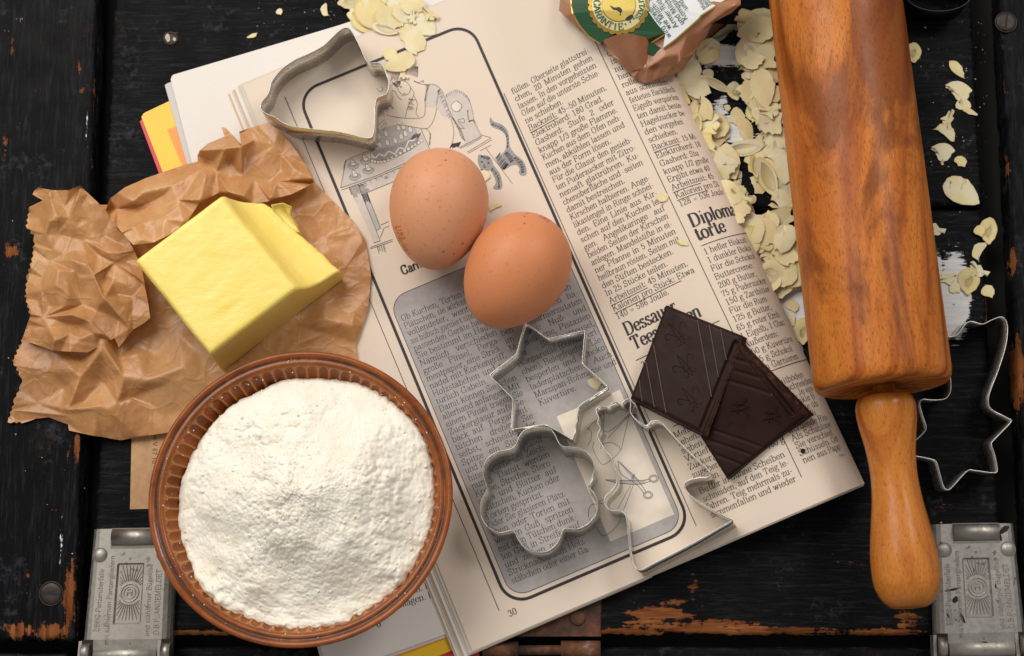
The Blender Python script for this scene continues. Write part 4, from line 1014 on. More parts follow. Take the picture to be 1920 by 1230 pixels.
egg(822, 392, 56.5, 44.8, 264-180+180, m_egg('speckled_brown_shell', (.61, .27, .14), (.67, .315, .17), .36, .5), 'speckled brown egg beside the picture of the cat, stamp at its lower left', (['0-DE-051', '1183'], .42, 2.62, 1.0, .36, M['stamp']))
egg(967, 509, 56.6, 45.4, 236, m_egg('smooth_brown_shell', (.59, .215, .09), (.64, .25, .11), .2, .52), 'smooth darker brown egg touching the star cutter', (['0-DE-0610521'], -.88, 1.95, -1.0, .25, M['stamp2']))

# ------------------------------------------------------------------ butter
def m_butter():
    t = NT('butter'); c = t.coord()
    t.set(Base_Color=t.ramp(t.noise(c, 60, 4), [(.3, (.89, .68, .15)), (.7, (.92, .735, .21))]), Roughness=.30, Specular_IOR_Level=.45, Subsurface_Weight=.45, Subsurface_Scale=.004, Subsurface_Radius=(1, .75, .25),
          Normal=t.bump(t.noise(t.coord(scale=(1, 2.5, 1), rot=(0, 0, .5)), 110, 6, .65), .3, .0012))
    return t.m
BT = 40.5; BB = 8.6
A, B, C, D = U(250, 486, BT), U(416, 363, BT-1), U(545, 553, BT), U(394, 667, BT)
eu = (B-A); ev = (D-A)
# cross-section along u (A->B), lengthwise along v; beyond B a hollow cut and a lower ledge
cs = [(-.035, BB), (-.03, 16), (-.015, 28), (0, 37.5), (.015, 39.6), (.05, 40.4), (.2, BT), (.5, BT), (.8, BT), (.94, 40.4), (.975, 39.6), (1.005, 37), (1.05, 32.5), (1.12, 28.6), (1.22, 25.8), (1.32, 24.2), (1.40, 23.6), (1.455, 23.0), (1.485, 21.5), (1.49, 18), (1.475, 12), (1.46, BB)]
csf = catmull(cs, 4); nv = 60; V = []
for i, (u, z) in enumerate(csf):
    for j in range(nv+1):
        v = j/nv; e = min(v, 1-v); k = u-1.0 if u > 1 else 0
        # the ledge runs slightly back, ends rounded
        vv = v
        top = (z-BB)/(BT-BB)
        rd = (1-math.sqrt(max(0, 1-(1-min(1, e/.045))**2)))
        zz = z - rd*3.0*max(0, top-.2)
        vv = v + (.012 if v < .5 else -.012)*rd
        endslope = .02*(1-top)
        vv = .5+(vv-.5)*(1+endslope*2)
        uu = 1+k*(.53+.29*v) if u > 1 else u; vv = vv+(1-vv)*.18*(k/.49)
        p = A + eu*uu + ev*vv
        p = np.array([p[0], p[1], zz])
        nz = .35*fbm(p[0]*.08, p[1]*.08, zz*.08, 3)+.12*fbm(p[0]*.5, p[1]*.5, zz*.5, 3)
        if .1 < u < .9:
            p[2] += nz*.8
            qx, qy = PROJ(p); dd = math.hypot((qx-412)/22, (qy-565)/26); p[2] += .8*max(0, 1-dd)**.5*(.5+.5*fbm(qx*.08, qy*.08, 1, 3)) if dd < 1 else 0
        else: p[:2] += nz*.9*np.array([.7, .6])
        if u > 1.36: p[:2] += .45*fbm(p[0]*.25, p[1]*.25, 2, 3)*eu[:2]/np.linalg.norm(eu)
        V.append(p)
n0 = len(csf); f = [q[::-1] for q in grid_faces(n0, nv+1)]
for j, flip in ((0, False), (nv, True)):
    ring = [i*(nv+1)+j for i in range(n0)]; f.append(tuple(ring if not flip else ring[::-1]))
but = part('butter', V, f, m_butter(), None, True, org=(*((A+C)/2)[:2], BB))
for p in but.data.polygons:
    if len(p.vertices) > 4: p.use_smooth = False
tag(but, 'cut block of yellow butter lying on the crumpled brown paper', 'butter')
# thin flakes left on the far cut
def crumb(c, r, seed, flat=.5):
    r_ = random.Random(seed); V = []
    for i in range(5):
        for j in range(7):
            th = math.pi*(i+.5)/5; ph = 2*math.pi*j/7; k = r*(1+.35*(r_.random()-.5))
            V.append((c[0]+k*math.sin(th)*math.cos(ph), c[1]+k*math.sin(th)*math.sin(ph), c[2]+flat*k*math.cos(th)))
    f = grid_faces(5, 7, False, True); f += [tuple(range(7)), tuple(range(34, 27, -1))]
    return V, f
V, f = loft([[U(*p, 20.0) for p in [(508, 384), (530, 380), (547, 387), (545, 402), (556, 420), (566, 440), (550, 436), (530, 420), (515, 402)]], [U(*p, 22.5) for p in [(510, 386), (529, 382), (544, 389), (543, 402), (553, 420), (562, 436), (549, 433), (530, 418), (516, 402)]]])
part('torn_edge', V, f, M.setdefault('butter2', but.data.materials[0]), but, True, label='torn flake at the far cut')
# ------------------------------------------------------------------ crumpled wrapping paper
def crease(t, c):
    w = t.n('ShaderNodeVectorMath', operation='ADD'); t.t.links.new(c, w.inputs[0])
    nz = t.n('ShaderNodeTexNoise', i_Vector=c, i_Scale=40.0, i_Detail=3.0); sc_ = t.n('ShaderNodeVectorMath', operation='SCALE'); t.t.links.new(nz.outputs[1], sc_.inputs[0]); sc_.inputs['Scale'].default_value = .02
    t.t.links.new(sc_.outputs[0], w.inputs[1])
    hs = []
    for k, sc2 in ((1.0, 42.0), (.5, 95.0)):
        v = t.n('ShaderNodeTexVoronoi', feature='F1', distance='MANHATTAN', i_Vector=w.outputs[0], i_Scale=sc2); hs.append(t.math('MULTIPLY', v.outputs[0], k))
    for k, sc2, wd2 in ((.55, 24.0, .05), (.35, 60.0, .06)):
        v = t.n('ShaderNodeTexVoronoi', feature='DISTANCE_TO_EDGE', i_Vector=w.outputs[0], i_Scale=sc2); hs.append(t.math('MULTIPLY', t.ramp(v.outputs[0], [(0.0, 1.0), (wd2, 0.0)]), k))
    h = t.math('ADD', t.math('ADD', t.math('ADD', hs[2], hs[3]), t.math('ADD', hs[0], hs[1])), t.math('MULTIPLY', t.noise(c, 260, 5, .65), .3))
    return t.bump(h, .2, .003)
def m_wrap():
    t = NT('waxed_brown_paper'); c = t.coord()
    n = t.noise(c, 26, 7, .7, .4); f = t.noise(c, 380, 5, .65)
    a = t.ramp(n, [(.28, (.27, .105, .031)), (.47, (.50, .225, .076)), (.60, (.60, .31, .122)), (.75, (.70, .44, .21))])
    a = t.mix(t.math('MULTIPLY', f, .35), a, (.64, .38, .18))
    t.set(Base_Color=a, Roughness=t.ramp(t.noise(c, 60, 4), [(.35, .28), (.7, .5)]), Specular_IOR_Level=.4, Coat_Weight=.22, Coat_Roughness=.25, Normal=crease(t, c))
    tr = t.n('ShaderNodeBsdfTranslucent', i_Color=(.75, .36, .12, 1)); mx = t.n('ShaderNodeMixShader', i_0=.16)
    t.t.links.new(t.b.outputs[0], mx.inputs[1]); t.t.links.new(tr.outputs[0], mx.inputs[2]); t.t.links.new(mx.outputs[0], t.o.inputs[0])
    return t.m
M['wrap'] = m_wrap()
def crumple(name, outline, creases, zf, amp, nrand, seed, mat, parent, sub=3, jag=None, fine=.5, label=None, mind=22, relax=1):
    """paper sheet: outline and creases in photo px (+ height), facets between crease points"""
    r_ = random.Random(seed); pts, zs, edges = [], [], []
    ol = []
    for i, p in enumerate(outline):
        q = outline[(i+1) % len(outline)]; L = math.hypot(q[0]-p[0], q[1]-p[1])
        jg = jag and jag(p, q)
        k = max(1, int(L/(5 if jg else 16)))
        for m in range(k):
            x, y = p[0]+(q[0]-p[0])*m/k, p[1]+(q[1]-p[1])*m/k
            nx_, ny_ = -(q[1]-p[1])/L, (q[0]-p[0])/L
            off = (2.2 if m % 2 else -1.2)*(.6+.8*r_.random()) if jg else 1.2*(r_.random()-.5)
            ol.append((x+nx_*off, y+ny_*off, (p[2]+(q[2]-p[2])*m/k) if len(p) > 2 else None))
    for x, y, z in ol:
        pts.append(Vector((x, y))); zs.append(z if z is not None else zf(x, y)+amp*.5*r_.random())
    nb = len(pts); edges = [(i, (i+1) % nb) for i in range(nb)]
    for cr in creases:
        prev = None
        for x, y, z in cr:
            pts.append(Vector((x, y))); zs.append(z)
            if prev is not None: edges.append((prev, len(pts)-1))
            prev = len(pts)-1
    xs = [p[0] for p in outline]; ys = [p[1] for p in outline]; tries = 0; cnt = 0
    P2 = [(p.x, p.y) for p in pts]
    while cnt < nrand and tries < nrand*40:
        tries += 1
        x, y = r_.uniform(min(xs), max(xs)), r_.uniform(min(ys), max(ys))
        ins = False
        for i in range(len(outline)):
            a, b = outline[i], outline[i-1]
            if (a[1] > y) != (b[1] > y) and x < (b[0]-a[0])*(y-a[1])/(b[1]-a[1])+a[0]: ins = not ins
        if not ins or min((x-p[0])**2+(y-p[1])**2 for p in P2) < mind**2: continue
        pts.append(Vector((x, y))); P2.append((x, y)); zs.append(zf(x, y)+amp*(r_.random()**1.4)); cnt += 1
    vo, eo, fo, ov, oe, of = geometry.delaunay_2d_cdt(pts, edges, [list(range(nb))], 1, 1e-4)
    z2 = []
    for i, o_ in enumerate(ov):
        z2.append(zs[o_[0]] if o_ else zf(vo[i].x, vo[i].y)+amp*.5)
    V = [np.array([v.x, v.y, z]) for v, z in zip(vo, z2)]; F = [tuple(t) for t in fo]
    for s in range(sub):
        em = {}; NF = []
        def mid(a, b):
            k = (min(a, b), max(a, b))
            if k not in em:
                em[k] = len(V); V.append((V[a]+V[b])/2)
            return em[k]
        for tri in F:
            a, b, c_ = tri[:3]; ab, bc_, ca = mid(a, b), mid(b, c_), mid(c_, a)
            NF += [(a, ab, ca), (ab, b, bc_), (ca, bc_, c_), (ab, bc_, ca)]
        F = NF
    out = []
    for p in V:
        x, y, z = p
        w = noise.voronoi((x*.022+seed, y*.022, .5))[0]
        z += fine*(1.6*(w[1]-w[0])-.5)+fine*.5*fbm(x*.05, y*.05, seed, 3)
        out.append(U(x, y, max(z, .6)))
    # light relaxation so that creases are not knife sharp
    out = np.array(out); N_ = len(out)
    par = list(range(N_))
    def root(a):
        while par[a] != a: par[a] = par[par[a]]; a = par[a]
        return a
    for t in F:
        for b in t[1:]: par[root(b)] = root(t[0])
    rt = [root(t[0]) for t in F]; big = max(set(rt), key=rt.count); F = [t for t, r in zip(F, rt) if r == big]
    use = sorted({i for t in F for i in t}); mp_ = {o_: i for i, o_ in enumerate(use)}
    F = [tuple(mp_[i] for i in t) for t in F]; out = out[use]; N_ = len(out)
    E_ = np.array(list({(min(a, b), max(a, b)) for t in F for a, b in ((t[0], t[1]), (t[1], t[2]), (t[2], t[0]))}))
    cnt = {}
    for t in F:
        for a, b in ((t[0], t[1]), (t[1], t[2]), (t[2], t[0])):
            k = (min(a, b), max(a, b)); cnt[k] = cnt.get(k, 0)+1
    fix = np.zeros(N_, bool)
    for k, c_ in cnt.items():
        if c_ == 1: fix[list(k)] = True
    deg = np.bincount(E_.ravel(), minlength=N_)[:, None]
    for _ in range(relax):
        acc = np.zeros_like(out); np.add.at(acc, E_[:, 0], out[E_[:, 1]]); np.add.at(acc, E_[:, 1], out[E_[:, 0]])
        nw = out+.5*(acc/deg-out); nw[fix] = out[fix]; out = nw
    return part(name, out, [q for q in F], mat, parent, True, label=label)
def z5(pts, z=None): return [(x/2.5625, 220+y/2.5625) + (() if z is None else (z,)) for x, y in pts]
def zq(pts): return [(x/2.5625, 220+y/2.5625, z) for x, y, z in pts]
def z6(pts): return [(x/4.3925, 620+y/4.3925) for x, y in pts]
wrapper = thing('wrapping_paper', 'crumpled translucent brown butter paper opened flat beside the bowl', 'paper', (*U(300, 600, 0)[:2], 0))
base_z = lambda x, y: (7.1 if x > 395 else 3.2+3.9*max(0, (x-300)/95)) if x > 300 else (3.4 if x > 180 else 6.8)
ol = z5([(470, 420), (520, 420), (640, 420), (900, 330), (1100, 250), (1290, 60), (1350, 75), (1415, 145), (1475, 235), (1515, 315), (1600, 400), (1690, 490), (1750, 580), (1772, 680), (1785, 760), (1770, 900), (1742, 1000), (1708, 1090), (1716, 1150), (1738, 1195), (1500, 1260), (1180, 1330)]) + [(440, 790), (400, 800)] + z6([(1480, 820), (1370, 842), (1250, 857), (1130, 882), (1000, 902), (850, 877), (700, 852), (570, 822), (560, 772), (480, 742), (400, 712), (300, 727), (180, 757), (70, 757), (75, 720), (120, 560), (170, 450), (182, 390), (160, 360), (95, 245)]) + z5([(60, 1170), (110, 1060), (145, 960), (250, 700)])
jagf = lambda p, q: p[0] < 45 and q[0] < 60 and p[1] > 640
cr = [[(z6([(660, 380)])[0][0], z6([(660, 380)])[0][1], 13), (*z6([(850, 130)])[0], 14), (*z6([(640, 0)])[0], 9)], [(*z6([(850, 130)])[0], 14), (*z6([(1020, 380)])[0], 11), (*z6([(1075, 560)])[0], 9)], [(*z6([(1020, 380)])[0], 11), (*z6([(1200, 410)])[0], 12), (*z6([(1500, 305)])[0], 11), (*z6([(1690, 440)])[0], 9)],
      [(*z6([(660, 380)])[0], 13), (*z6([(560, 650)])[0], 12), (*z6([(820, 620)])[0], 10.5), (*z6([(960, 600)])[0], 9), (*z6([(1380, 440)])[0], 9.5)], [(*z6([(110, 290)])[0], 10), (*z6([(380, 330)])[0], 9), (*z6([(600, 330)])[0], 13)], [(*z6([(900, 660)])[0], 10), (*z6([(1130, 870)])[0], 5)], [(*z6([(100, 655)])[0], 8), (*z6([(560, 700)])[0], 10), (*z6([(800, 650)])[0], 10)],
      zq([(1400, 1000, 9), (1560, 970, 12), (1700, 935, 10)]), zq([(1420, 1090, 12), (1560, 1040, 9), (1690, 1000, 12)]), zq([(1740, 600, 9), (1640, 760, 7.6)]), zq([(1000, 1230, 8), (1300, 1130, 9)])]
crumple('sheet', ol, cr, base_z, 2.2, 95, 11, M['wrap'], wrapper, 3, jagf, .35, mind=28, relax=1)
# left part folded back over itself and crumpled
lz = lambda x, y: 9.0+5.0*math.sin((x-30)/60.0)**2
ol = z5([(155, 370), (165, 350), (185, 335), (215, 345), (260, 350), (330, 350), (385, 328), (425, 368), (470, 410), (505, 450), (560, 520), (600, 565), (645, 640), (680, 720), (695, 800), (712, 900), (722, 965), (690, 990), (640, 1020), (600, 1070), (570, 1105), (550, 1060), (420, 1130), (250, 1120), (130, 1075), (110, 1060), (145, 960), (120, 860), (130, 760), (155, 680), (165, 580), (125, 520), (140, 430), (205, 400)])
cr = [zq([(385, 330, 12), (330, 480, 16), (270, 560, 14), (260, 640, 15)]), zq([(270, 560, 14), (400, 590, 12), (520, 650, 15), (645, 640, 12)]), zq([(150, 600, 10), (240, 690, 13), (360, 740, 16), (450, 760, 17), (500, 870, 18)]), zq([(360, 740, 16), (400, 900, 12), (210, 960, 14)]), zq([(500, 870, 18), (620, 1010, 14)]), zq([(400, 900, 12), (430, 980, 16), (560, 1090, 11)]), zq([(700, 650, 11), (560, 540, 13)]), zq([(205, 400, 14), (240, 360, 17)]), zq([(230, 1010, 15), (380, 1000, 11), (430, 980, 16)]), zq([(450, 760, 17), (550, 700, 12), (690, 800, 9)]),
      zq([(240, 690, 13), (200, 830, 15), (210, 960, 14)]), zq([(500, 870, 18), (520, 950, 11), (500, 1040, 15)])]
crumple('folded_flap', ol, cr, lz, 6.0, 60, 23, M['wrap'], wrapper, 3, lambda p, q: p[0] < 75 and q[0] < 75 and p[1] > 395, 0.4, mind=19, relax=1, label='left end of the paper, folded back and crumpled')
# far part standing up behind the butter
fz = lambda x, y: 13.0+5*max(0, (y-300)/80)
ol = z5([(505, 448), (530, 390), (600, 335), (700, 292), (850, 240), (950, 212), (948, 185), (960, 158), (1000, 125), (1078, 92), (1065, 45), (1085, 50), (1120, 85), (1160, 130), (1150, 70), (1200, 52), (1285, 24), (1340, 60), (1410, 140), (1470, 230), (1512, 312), (1400, 370), (1290, 402), (1210, 416), (1160, 390), (1100, 368), (1050, 362), (1020, 380), (960, 410), (900, 500), (830, 555), (740, 602), (640, 612), (590, 560)])
cr = [zq([(510, 445, 10), (560, 440, 14), (700, 420, 15), (830, 330, 20), (960, 255, 18)]), zq([(545, 520, 13), (560, 440, 14)]), zq([(580, 556, 15), (700, 500, 20), (780, 430, 18), (830, 330, 20)]), zq([(780, 430, 18), (790, 490, 22), (880, 500, 24)]), zq([(960, 158, 22), (1080, 150, 25), (1160, 140, 26), (1120, 85, 22)]), zq([(1080, 150, 25), (1040, 260, 17), (960, 400, 24)]), zq([(1160, 140, 26), (1165, 280, 16), (1170, 380, 24)]), zq([(1160, 130, 24), (1150, 70, 12)]), zq([(1320, 130, 15), (1165, 280, 16)]), zq([(1320, 130, 15), (1350, 260, 13), (1300, 390, 21)]), zq([(1350, 175, 14), (1510, 300, 10.5)]), zq([(1165, 280, 16), (1300, 310, 14), (1500, 312, 11)]), zq([(990, 280, 21), (1040, 260, 17), (1100, 360, 25)]), zq([(640, 500, 19), (680, 590, 24)])]
crumple('folded_flap', ol, cr, fz, 4.0, 40, 37, M['wrap'], wrapper, 3, None, .35, mind=22, relax=1, label='far side of the paper standing up behind the butter')
# ------------------------------------------------------------------ rolling pin
def m_beech(name, lo, mid, hi, dk, off=.004, blot=.75, ro=(.34, .5)):
    t = NT(name); c = t.coord(); cl = t.coord(scale=(1, .10, 1))
    sp = t.n('ShaderNodeSeparateXYZ', i_0=c)
    nz = t.math('SUBTRACT', t.noise(t.coord(scale=(1, .22, 1)), 26, 3, .5), .5)
    u = t.math('ADD', t.math('ADD', sp.outputs[0], t.math('MULTIPLY', sp.outputs[1], .07)), -.016)
    w = t.math('ADD', t.math('ADD', sp.outputs[2], off), t.math('MULTIPLY', sp.outputs[1], .075))
    r = t.math('SQRT', t.math('ADD', t.math('MULTIPLY', u, u), t.math('MULTIPLY', t.math('MULTIPLY', w, w), .5)))
    ph = t.math('ADD', t.math('MULTIPLY', r, 1350.0), t.math('ADD', t.math('MULTIPLY', nz, 7.0), t.math('MULTIPLY', t.noise(cl, 120, 4, .6), 1.6)))
    ring = t.math('POWER', t.math('ADD', t.math('MULTIPLY', t.math('SINE', ph), .5), .5), 2.2)
    fine = t.math('MULTIPLY', t.math('SINE', t.math('MULTIPLY', ph, 4.3)), .035)
    pat = t.ramp(t.noise(t.coord(scale=(1, .2, 1)), 30, 3, .5), [(.36, .15), (.60, 1.0)])
    v = t.math('SUBTRACT', t.math('ADD', t.math('ADD', .52, fine), t.math('MULTIPLY', t.noise(cl, 75, 5, .65), .42)), t.math('MULTIPLY', t.math('MULTIPLY', ring, pat), .40))
    a = t.ramp(v, [(.24, dk), (.47, lo), (.66, mid), (.86, hi)])
    big = t.ramp(t.noise(t.coord(scale=(1, .32, 1), rot=(0, 0, .22)), 22, 5, .6, 1.2), [(.48, 0.0), (.57, blot)])
    a = t.mix(big, a, tuple(x*.5 for x in lo))
    fl_ = t.ramp(t.noise(t.coord(scale=(1, .17, 1)), 2300, 1, .4), [(.58, 0.0), (.66, .5)])
    a = t.mix(fl_, a, tuple(x*.75 for x in dk))
    t.set(Base_Color=a, Roughness=t.ramp(t.noise(c, 90, 4), [(.3, ro[0]), (.7, ro[1])]), Specular_IOR_Level=.26, Normal=t.bump(fl_, -.12, .0004))
    return t.m
PR = 30.0
pa, pb = U(1655, 722, PR+7), U(1566, 0, PR+2)
ax = (pb-pa)*[1, 1, 0]/np.linalg.norm((pb-pa)[:2]); pa2 = np.array([pa[0], pa[1], 7.2])
pin = thing('rolling_pin', 'wooden rolling pin of reddish beech with turned handles', 'rolling pin', pa2)
_ang = math.atan2(ax[1], ax[0])-math.pi/2
pin.rotation_euler = (math.radians(-1.6), 0, _ang)
def lathe(prof, n=72, ex=None):
    R = []
    for y, r in prof:
        R.append([(r*math.cos(2*math.pi*k/n), y, PR+r*math.sin(2*math.pi*k/n)) for k in range(n)])
    V, f = loft(R, True, True); return V, [q[::-1] for q in f]
def pinpart(name, prof, mat):
    V, f = lathe(prof); me = mesh_data(name, V, f, mat, True)
    o = bpy.data.objects.new(name, me); COL.objects.link(o); o.parent = pin
    for p in me.polygons:
        if len(p.vertices) > 4: p.use_smooth = False
    return o
LB = 255.0
def endp(s): return [(-1.4, 13.5), (-2.0, 14.5), (-2.2, 26.4), (-1.8, 27.8), (-.8, 28.9), (.8, 29.6), (3.0, 29.95), (6, PR)]
bar = endp(1) + [(60, PR), (130, PR), (200, PR)] + [(LB-y, r) for y, r in endp(1)[::-1]]
pinpart('barrel', bar, m_beech('beech_wood', (.31, .070, .008), (.48, .138, .018), (.58, .205, .032), (.12, .018, .002)))
hp = catmull([(4, 5), (3.8, 9.0), (3.0, 11.4), (0, 12.7), (-4, 13.0), (-10, 12.5), (-18, 11.2), (-27, 10.2), (-36, 10.0), (-46, 10.8), (-57, 12.4), (-68, 13.9), (-78, 14.4), (-85, 13.9), (-91, 11.6), (-94.6, 8.2), (-95.6, 5.0), (-95.8, 1.0)], 5)
hp = [(y*.925, r) for y, r in hp]
hp = [(6, 5), (-4.2, 5)]+[(y-9.0, r) for y, r in hp][1:]
m_h = m_beech('turned_beech_handle', (.37, .10, .014), (.50, .165, .026), (.57, .22, .042), (.28, .06, .008), .05, .25, (.22, .36))
pinpart('handle', hp, m_h); pinpart('handle', [(LB-y, r) for y, r in hp], m_h)

# ------------------------------------------------------------------ cookie cutters
M['tin'] = m_metal('tinplate', (.78, .76, .72), .22, .35)
M['tin_old'] = m_metal('tarnished_tinplate', (.66, .63, .57), .28, .45, (.07, .06, .05))
M['tin_bright'] = m_metal('bright_tinplate', (.80, .79, .76), .13, .2)
M['rimline'] = plain('polished_rim', (.80, .79, .76), .36, 1.0, .03); M['rim_dull'] = plain('dull_tin_rim', (.55, .53, .49), .36, 1.0, .05)
def cutter(name, rim, shift, k, zbf, h, mat, label, wide=.3, roll=0.0, sm=5, pinch=False, rmat=None):
    R = catmull([np.array(p, float) for p in rim], 8, True)
    L_ = np.concatenate([[0], np.cumsum(np.linalg.norm(np.diff(np.vstack([R, R[:1]]), axis=0), axis=1))]); n = max(60, int(L_[-1]/3.2)); uu = np.linspace(0, L_[-1], n+1)[:-1]; RR = np.vstack([R, R[:1]])
    R = np.stack([np.interp(uu, L_, RR[:, 0]), np.interp(uu, L_, RR[:, 1])], 1); cen = R.mean(0)
    base = R+np.array(shift)-k*(R-cen)
    zb = np.array([zbf(*p) for p in base]); zt = zb+h if not callable(h) else h(R, zb)
    zt = np.full(n, np.mean(zt)) if not callable(h) else zt
    T = np.array([U(R[i][0], R[i][1], zt[i]) for i in range(n)]); B = np.array([U(base[i][0], base[i][1], zb[i]) for i in range(n)])
    tg = np.roll(T, -1, 0)-np.roll(T, 1, 0); tg /= np.linalg.norm(tg, axis=1)[:, None]; nr = np.stack([-tg[:, 1], tg[:, 0], np.zeros(n)], 1)
    w = wide
    rings = [T+nr*w/2, T-nr*w/2, B-nr*w/2, B+nr*w/2]
    if pinch:
        m1 = (T*.6+B*.4); m2 = T*.25+B*.75
        wob = np.array([[1.1*math.sin(i*.9)+.7*math.sin(i*2.3)] for i in range(n)])*pinch[:, None] if not isinstance(pinch, bool) else 0
        rings = [T+nr*w/2, T-nr*w/2, m1-nr*(w/2+wob), m2-nr*(w/2-wob), B-nr*w/2, B+nr*w/2, m2+nr*(w/2+wob), m1+nr*(w/2-wob)]
    V = np.concatenate(rings); m = len(rings); f = []
    for r in range(m):
        for i in range(n):
            j = (i+1) % n; f.append((r*n+i, r*n+j, ((r+1) % m)*n+j, ((r+1) % m)*n+i))
    t = thing('cookie_cutter', label, 'cookie cutter', (*cen3(B), float(B[:, 2].min())), 'tin cookie cutters')
    o = part('wall', V, f, mat, t, True)
    mod = None
    if roll: part('rim', *tube(T+np.array([0, 0, .1]), roll, 8, True), rmat or mat, t, True)
    return t
def cen3(B): return B.mean(0)[:2]
def zo(ox, oy, k, pts): return [(ox+x/k, oy+y/k) for x, y in pts]
bell = zo(450, 0, 3.84, [(760, 200), (720, 218), (680, 255), (600, 330), (500, 385), (400, 430), (310, 490), (255, 550), (225, 600), (210, 660), (190, 695), (160, 730), (148, 765), (160, 797), (195, 822), (245, 840), (280, 865), (320, 890), (380, 910), (480, 925), (600, 938), (700, 948), (800, 970), (880, 990), (930, 995), (955, 978), (965, 930), (968, 850), (972, 760), (988, 706), (1040, 685), (1062, 665), (1073, 600), (1060, 550), (1030, 480), (1005, 455), (970, 452), (935, 455), (905, 430), (870, 350), (820, 250), (790, 210)])
pz6 = lambda x, y: PZ0+.15
cutter('bell', bell, (9.5, 24), .02, lambda x, y: PZ0+.15 if x > 480 else 5.5, 19.0, M['tin_old'], 'tarnished bell shaped cookie cutter lying over the frame of the drawing', .22, .26, 4, rmat=M['rim_dull'])
def pts_round(corners, r=4.0):
    out = []; m = len(corners); C_ = [np.array(c, float) for c in corners]
    for i in range(m):
        a, b, c = C_[i-1], C_[i], C_[(i+1) % m]
        u = (a-b)/np.linalg.norm(a-b); v = (c-b)/np.linalg.norm(c-b)
        out += [b+u*26, b+u*r, b+(u+v)*r*.28, b+v*r, b+v*26]
    return out
star = zo(900, 600, 4.73, [(395, 18), (600, 165), (930, 92), (905, 385), (1137, 592), (876, 762), (822, 1060), (580, 922), (272, 972), (292, 700), (82, 488), (325, 300)])
cutter('star', pts_round(star, 4), (9.7, 14), .021, pz6, 16.0, M['tin'], 'six pointed star cookie cutter touching the smooth egg', .2, .19, 3, rmat=M['rimline'])
flower = zo(890, 800, 4.73, [(600, 5), (510, 12), (440, 35), (395, 90), (360, 170), (300, 205), (200, 225), (110, 290), (72, 390), (90, 480), (110, 545), (95, 590), (55, 670), (50, 770), (90, 860), (160, 920), (230, 940), (320, 922), (358, 940), (385, 1000), (450, 1080), (540, 1112), (640, 1105), (720, 1050), (760, 980), (785, 912), (830, 905), (920, 905), (1020, 850), (1080, 760), (1088, 670), (1055, 590), (1008, 530), (1020, 490), (1045, 440), (1060, 360), (1030, 270), (960, 205), (870, 183), (785, 175), (742, 140), (715, 80), (680, 30), (640, 8)])
cutter('flower', flower, (8, 15.5), .034, pz6, 20.0, M['tin_old'], 'flower shaped cookie cutter with six round petals below the star cutter', .22, .26, 4, rmat=M['rim_dull'])
tree = zo(1100, 720, 3.323, [(270, 92), (240, 100), (215, 128), (190, 112), (160, 118), (130, 142), (95, 138), (62, 148), (60, 178), (75, 210), (68, 240), (85, 275), (70, 310), (75, 345), (95, 380), (120, 420), (150, 455), (165, 500), (188, 560), (184, 625), (150, 670), (115, 705), (110, 740), (130, 775), (160, 788), (205, 790), (237, 810), (250, 860), (258, 940), (270, 1060), (290, 1120), (330, 1158), (420, 1115), (560, 1045), (700, 970), (820, 900), (905, 850), (890, 838), (780, 780), (660, 705), (625, 670), (608, 625), (640, 598), (700, 585), (755, 580), (772, 560), (755, 530), (700, 480), (600, 385), (520, 300), (465, 240), (430, 228), (400, 235), (375, 257), (340, 245), (290, 205), (272, 170), (275, 115)])
cutter('tree', tree, (9, 13), .012, lambda x, y: page_z(x, y)+.2, lambda R, zb: zb*.75+.25*np.mean(zb)+15.5, M['tin_bright'], 'bright wavy fir tree cookie cutter at the lower edge of the page', .2, .19, 5, rmat=M['rimline'])
comet = zo(1700, 580, 3.514, [(620, 50), (560, 70), (500, 97), (430, 80), (390, 95), (340, 160), (300, 180), (262, 185), (246, 240), (252, 340), (284, 430), (290, 495), (285, 550), (250, 590), (170, 597), (105, 593), (85, 620), (105, 700), (128, 780), (100, 825), (50, 870), (-20, 925), (0, 945), (55, 965), (130, 980), (190, 1000), (210, 1050), (240, 1160), (270, 1190), (300, 1170), (400, 1065), (450, 1062), (570, 1077), (597, 1060), (580, 960), (558, 890), (575, 860), (685, 745), (670, 720), (560, 660), (538, 610), (550, 540), (600, 410), (650, 250), (665, 130), (650, 70)])
cutter('comet', comet, (-17, 5), .015, lambda x, y: .2, 14.5, M['tin_old'], 'shooting star cookie cutter half under the rolling pin at the right', .2, .2, 4, rmat=M['rimline'])
ring = [(1760+62*math.cos(a), -12+33*math.sin(a)) for a in np.linspace(0, 2*math.pi, 25)[:-1]]
cutter('ring', ring, (-14, 21), .02, lambda x, y: .2, 15.0, m_metal('black_tin', (.015, .015, .017), .5, .3), 'dark round cookie cutter at the far right corner', .2, .15, 3, rmat=m_metal('dark_tin_rim', (.10, .10, .10), .4, .3))

# ------------------------------------------------------------------ chocolate
def m_choc():
    t = NT('dark_chocolate'); c = t.coord()
    a = t.ramp(t.noise(c, 70, 5), [(.3, (.014, .0042, .0027)), (.7, (.024, .0076, .005))])
    br = t.attr('broken'); a = t.mix(t.math('MULTIPLY', br, t.ramp(t.noise(c, 320, 6, .7), [(.4, .0), (.65, 1.0)])), a, (.075, .028, .016))
    a = t.mix(t.ramp(t.noise(c, 230, 2), [(.76, 0.0), (.8, .6)]), a, (.16, .07, .045))
    t.set(Base_Color=a, Roughness=t.mix(br, t.ramp(t.noise(c, 120, 5), [(.3, .42), (.7, .6)]), (.85, .85, .85)), Specular_IOR_Level=.15, Normal=t.bump(t.noise(c, 420, 5, .6), .09, .0005))
    return t.m
M['choc'] = m_choc(); M['choc_gloss'] = plain('glossy_chocolate', (.035, .014, .010), .4, 0, .1, 200, spec=.4)
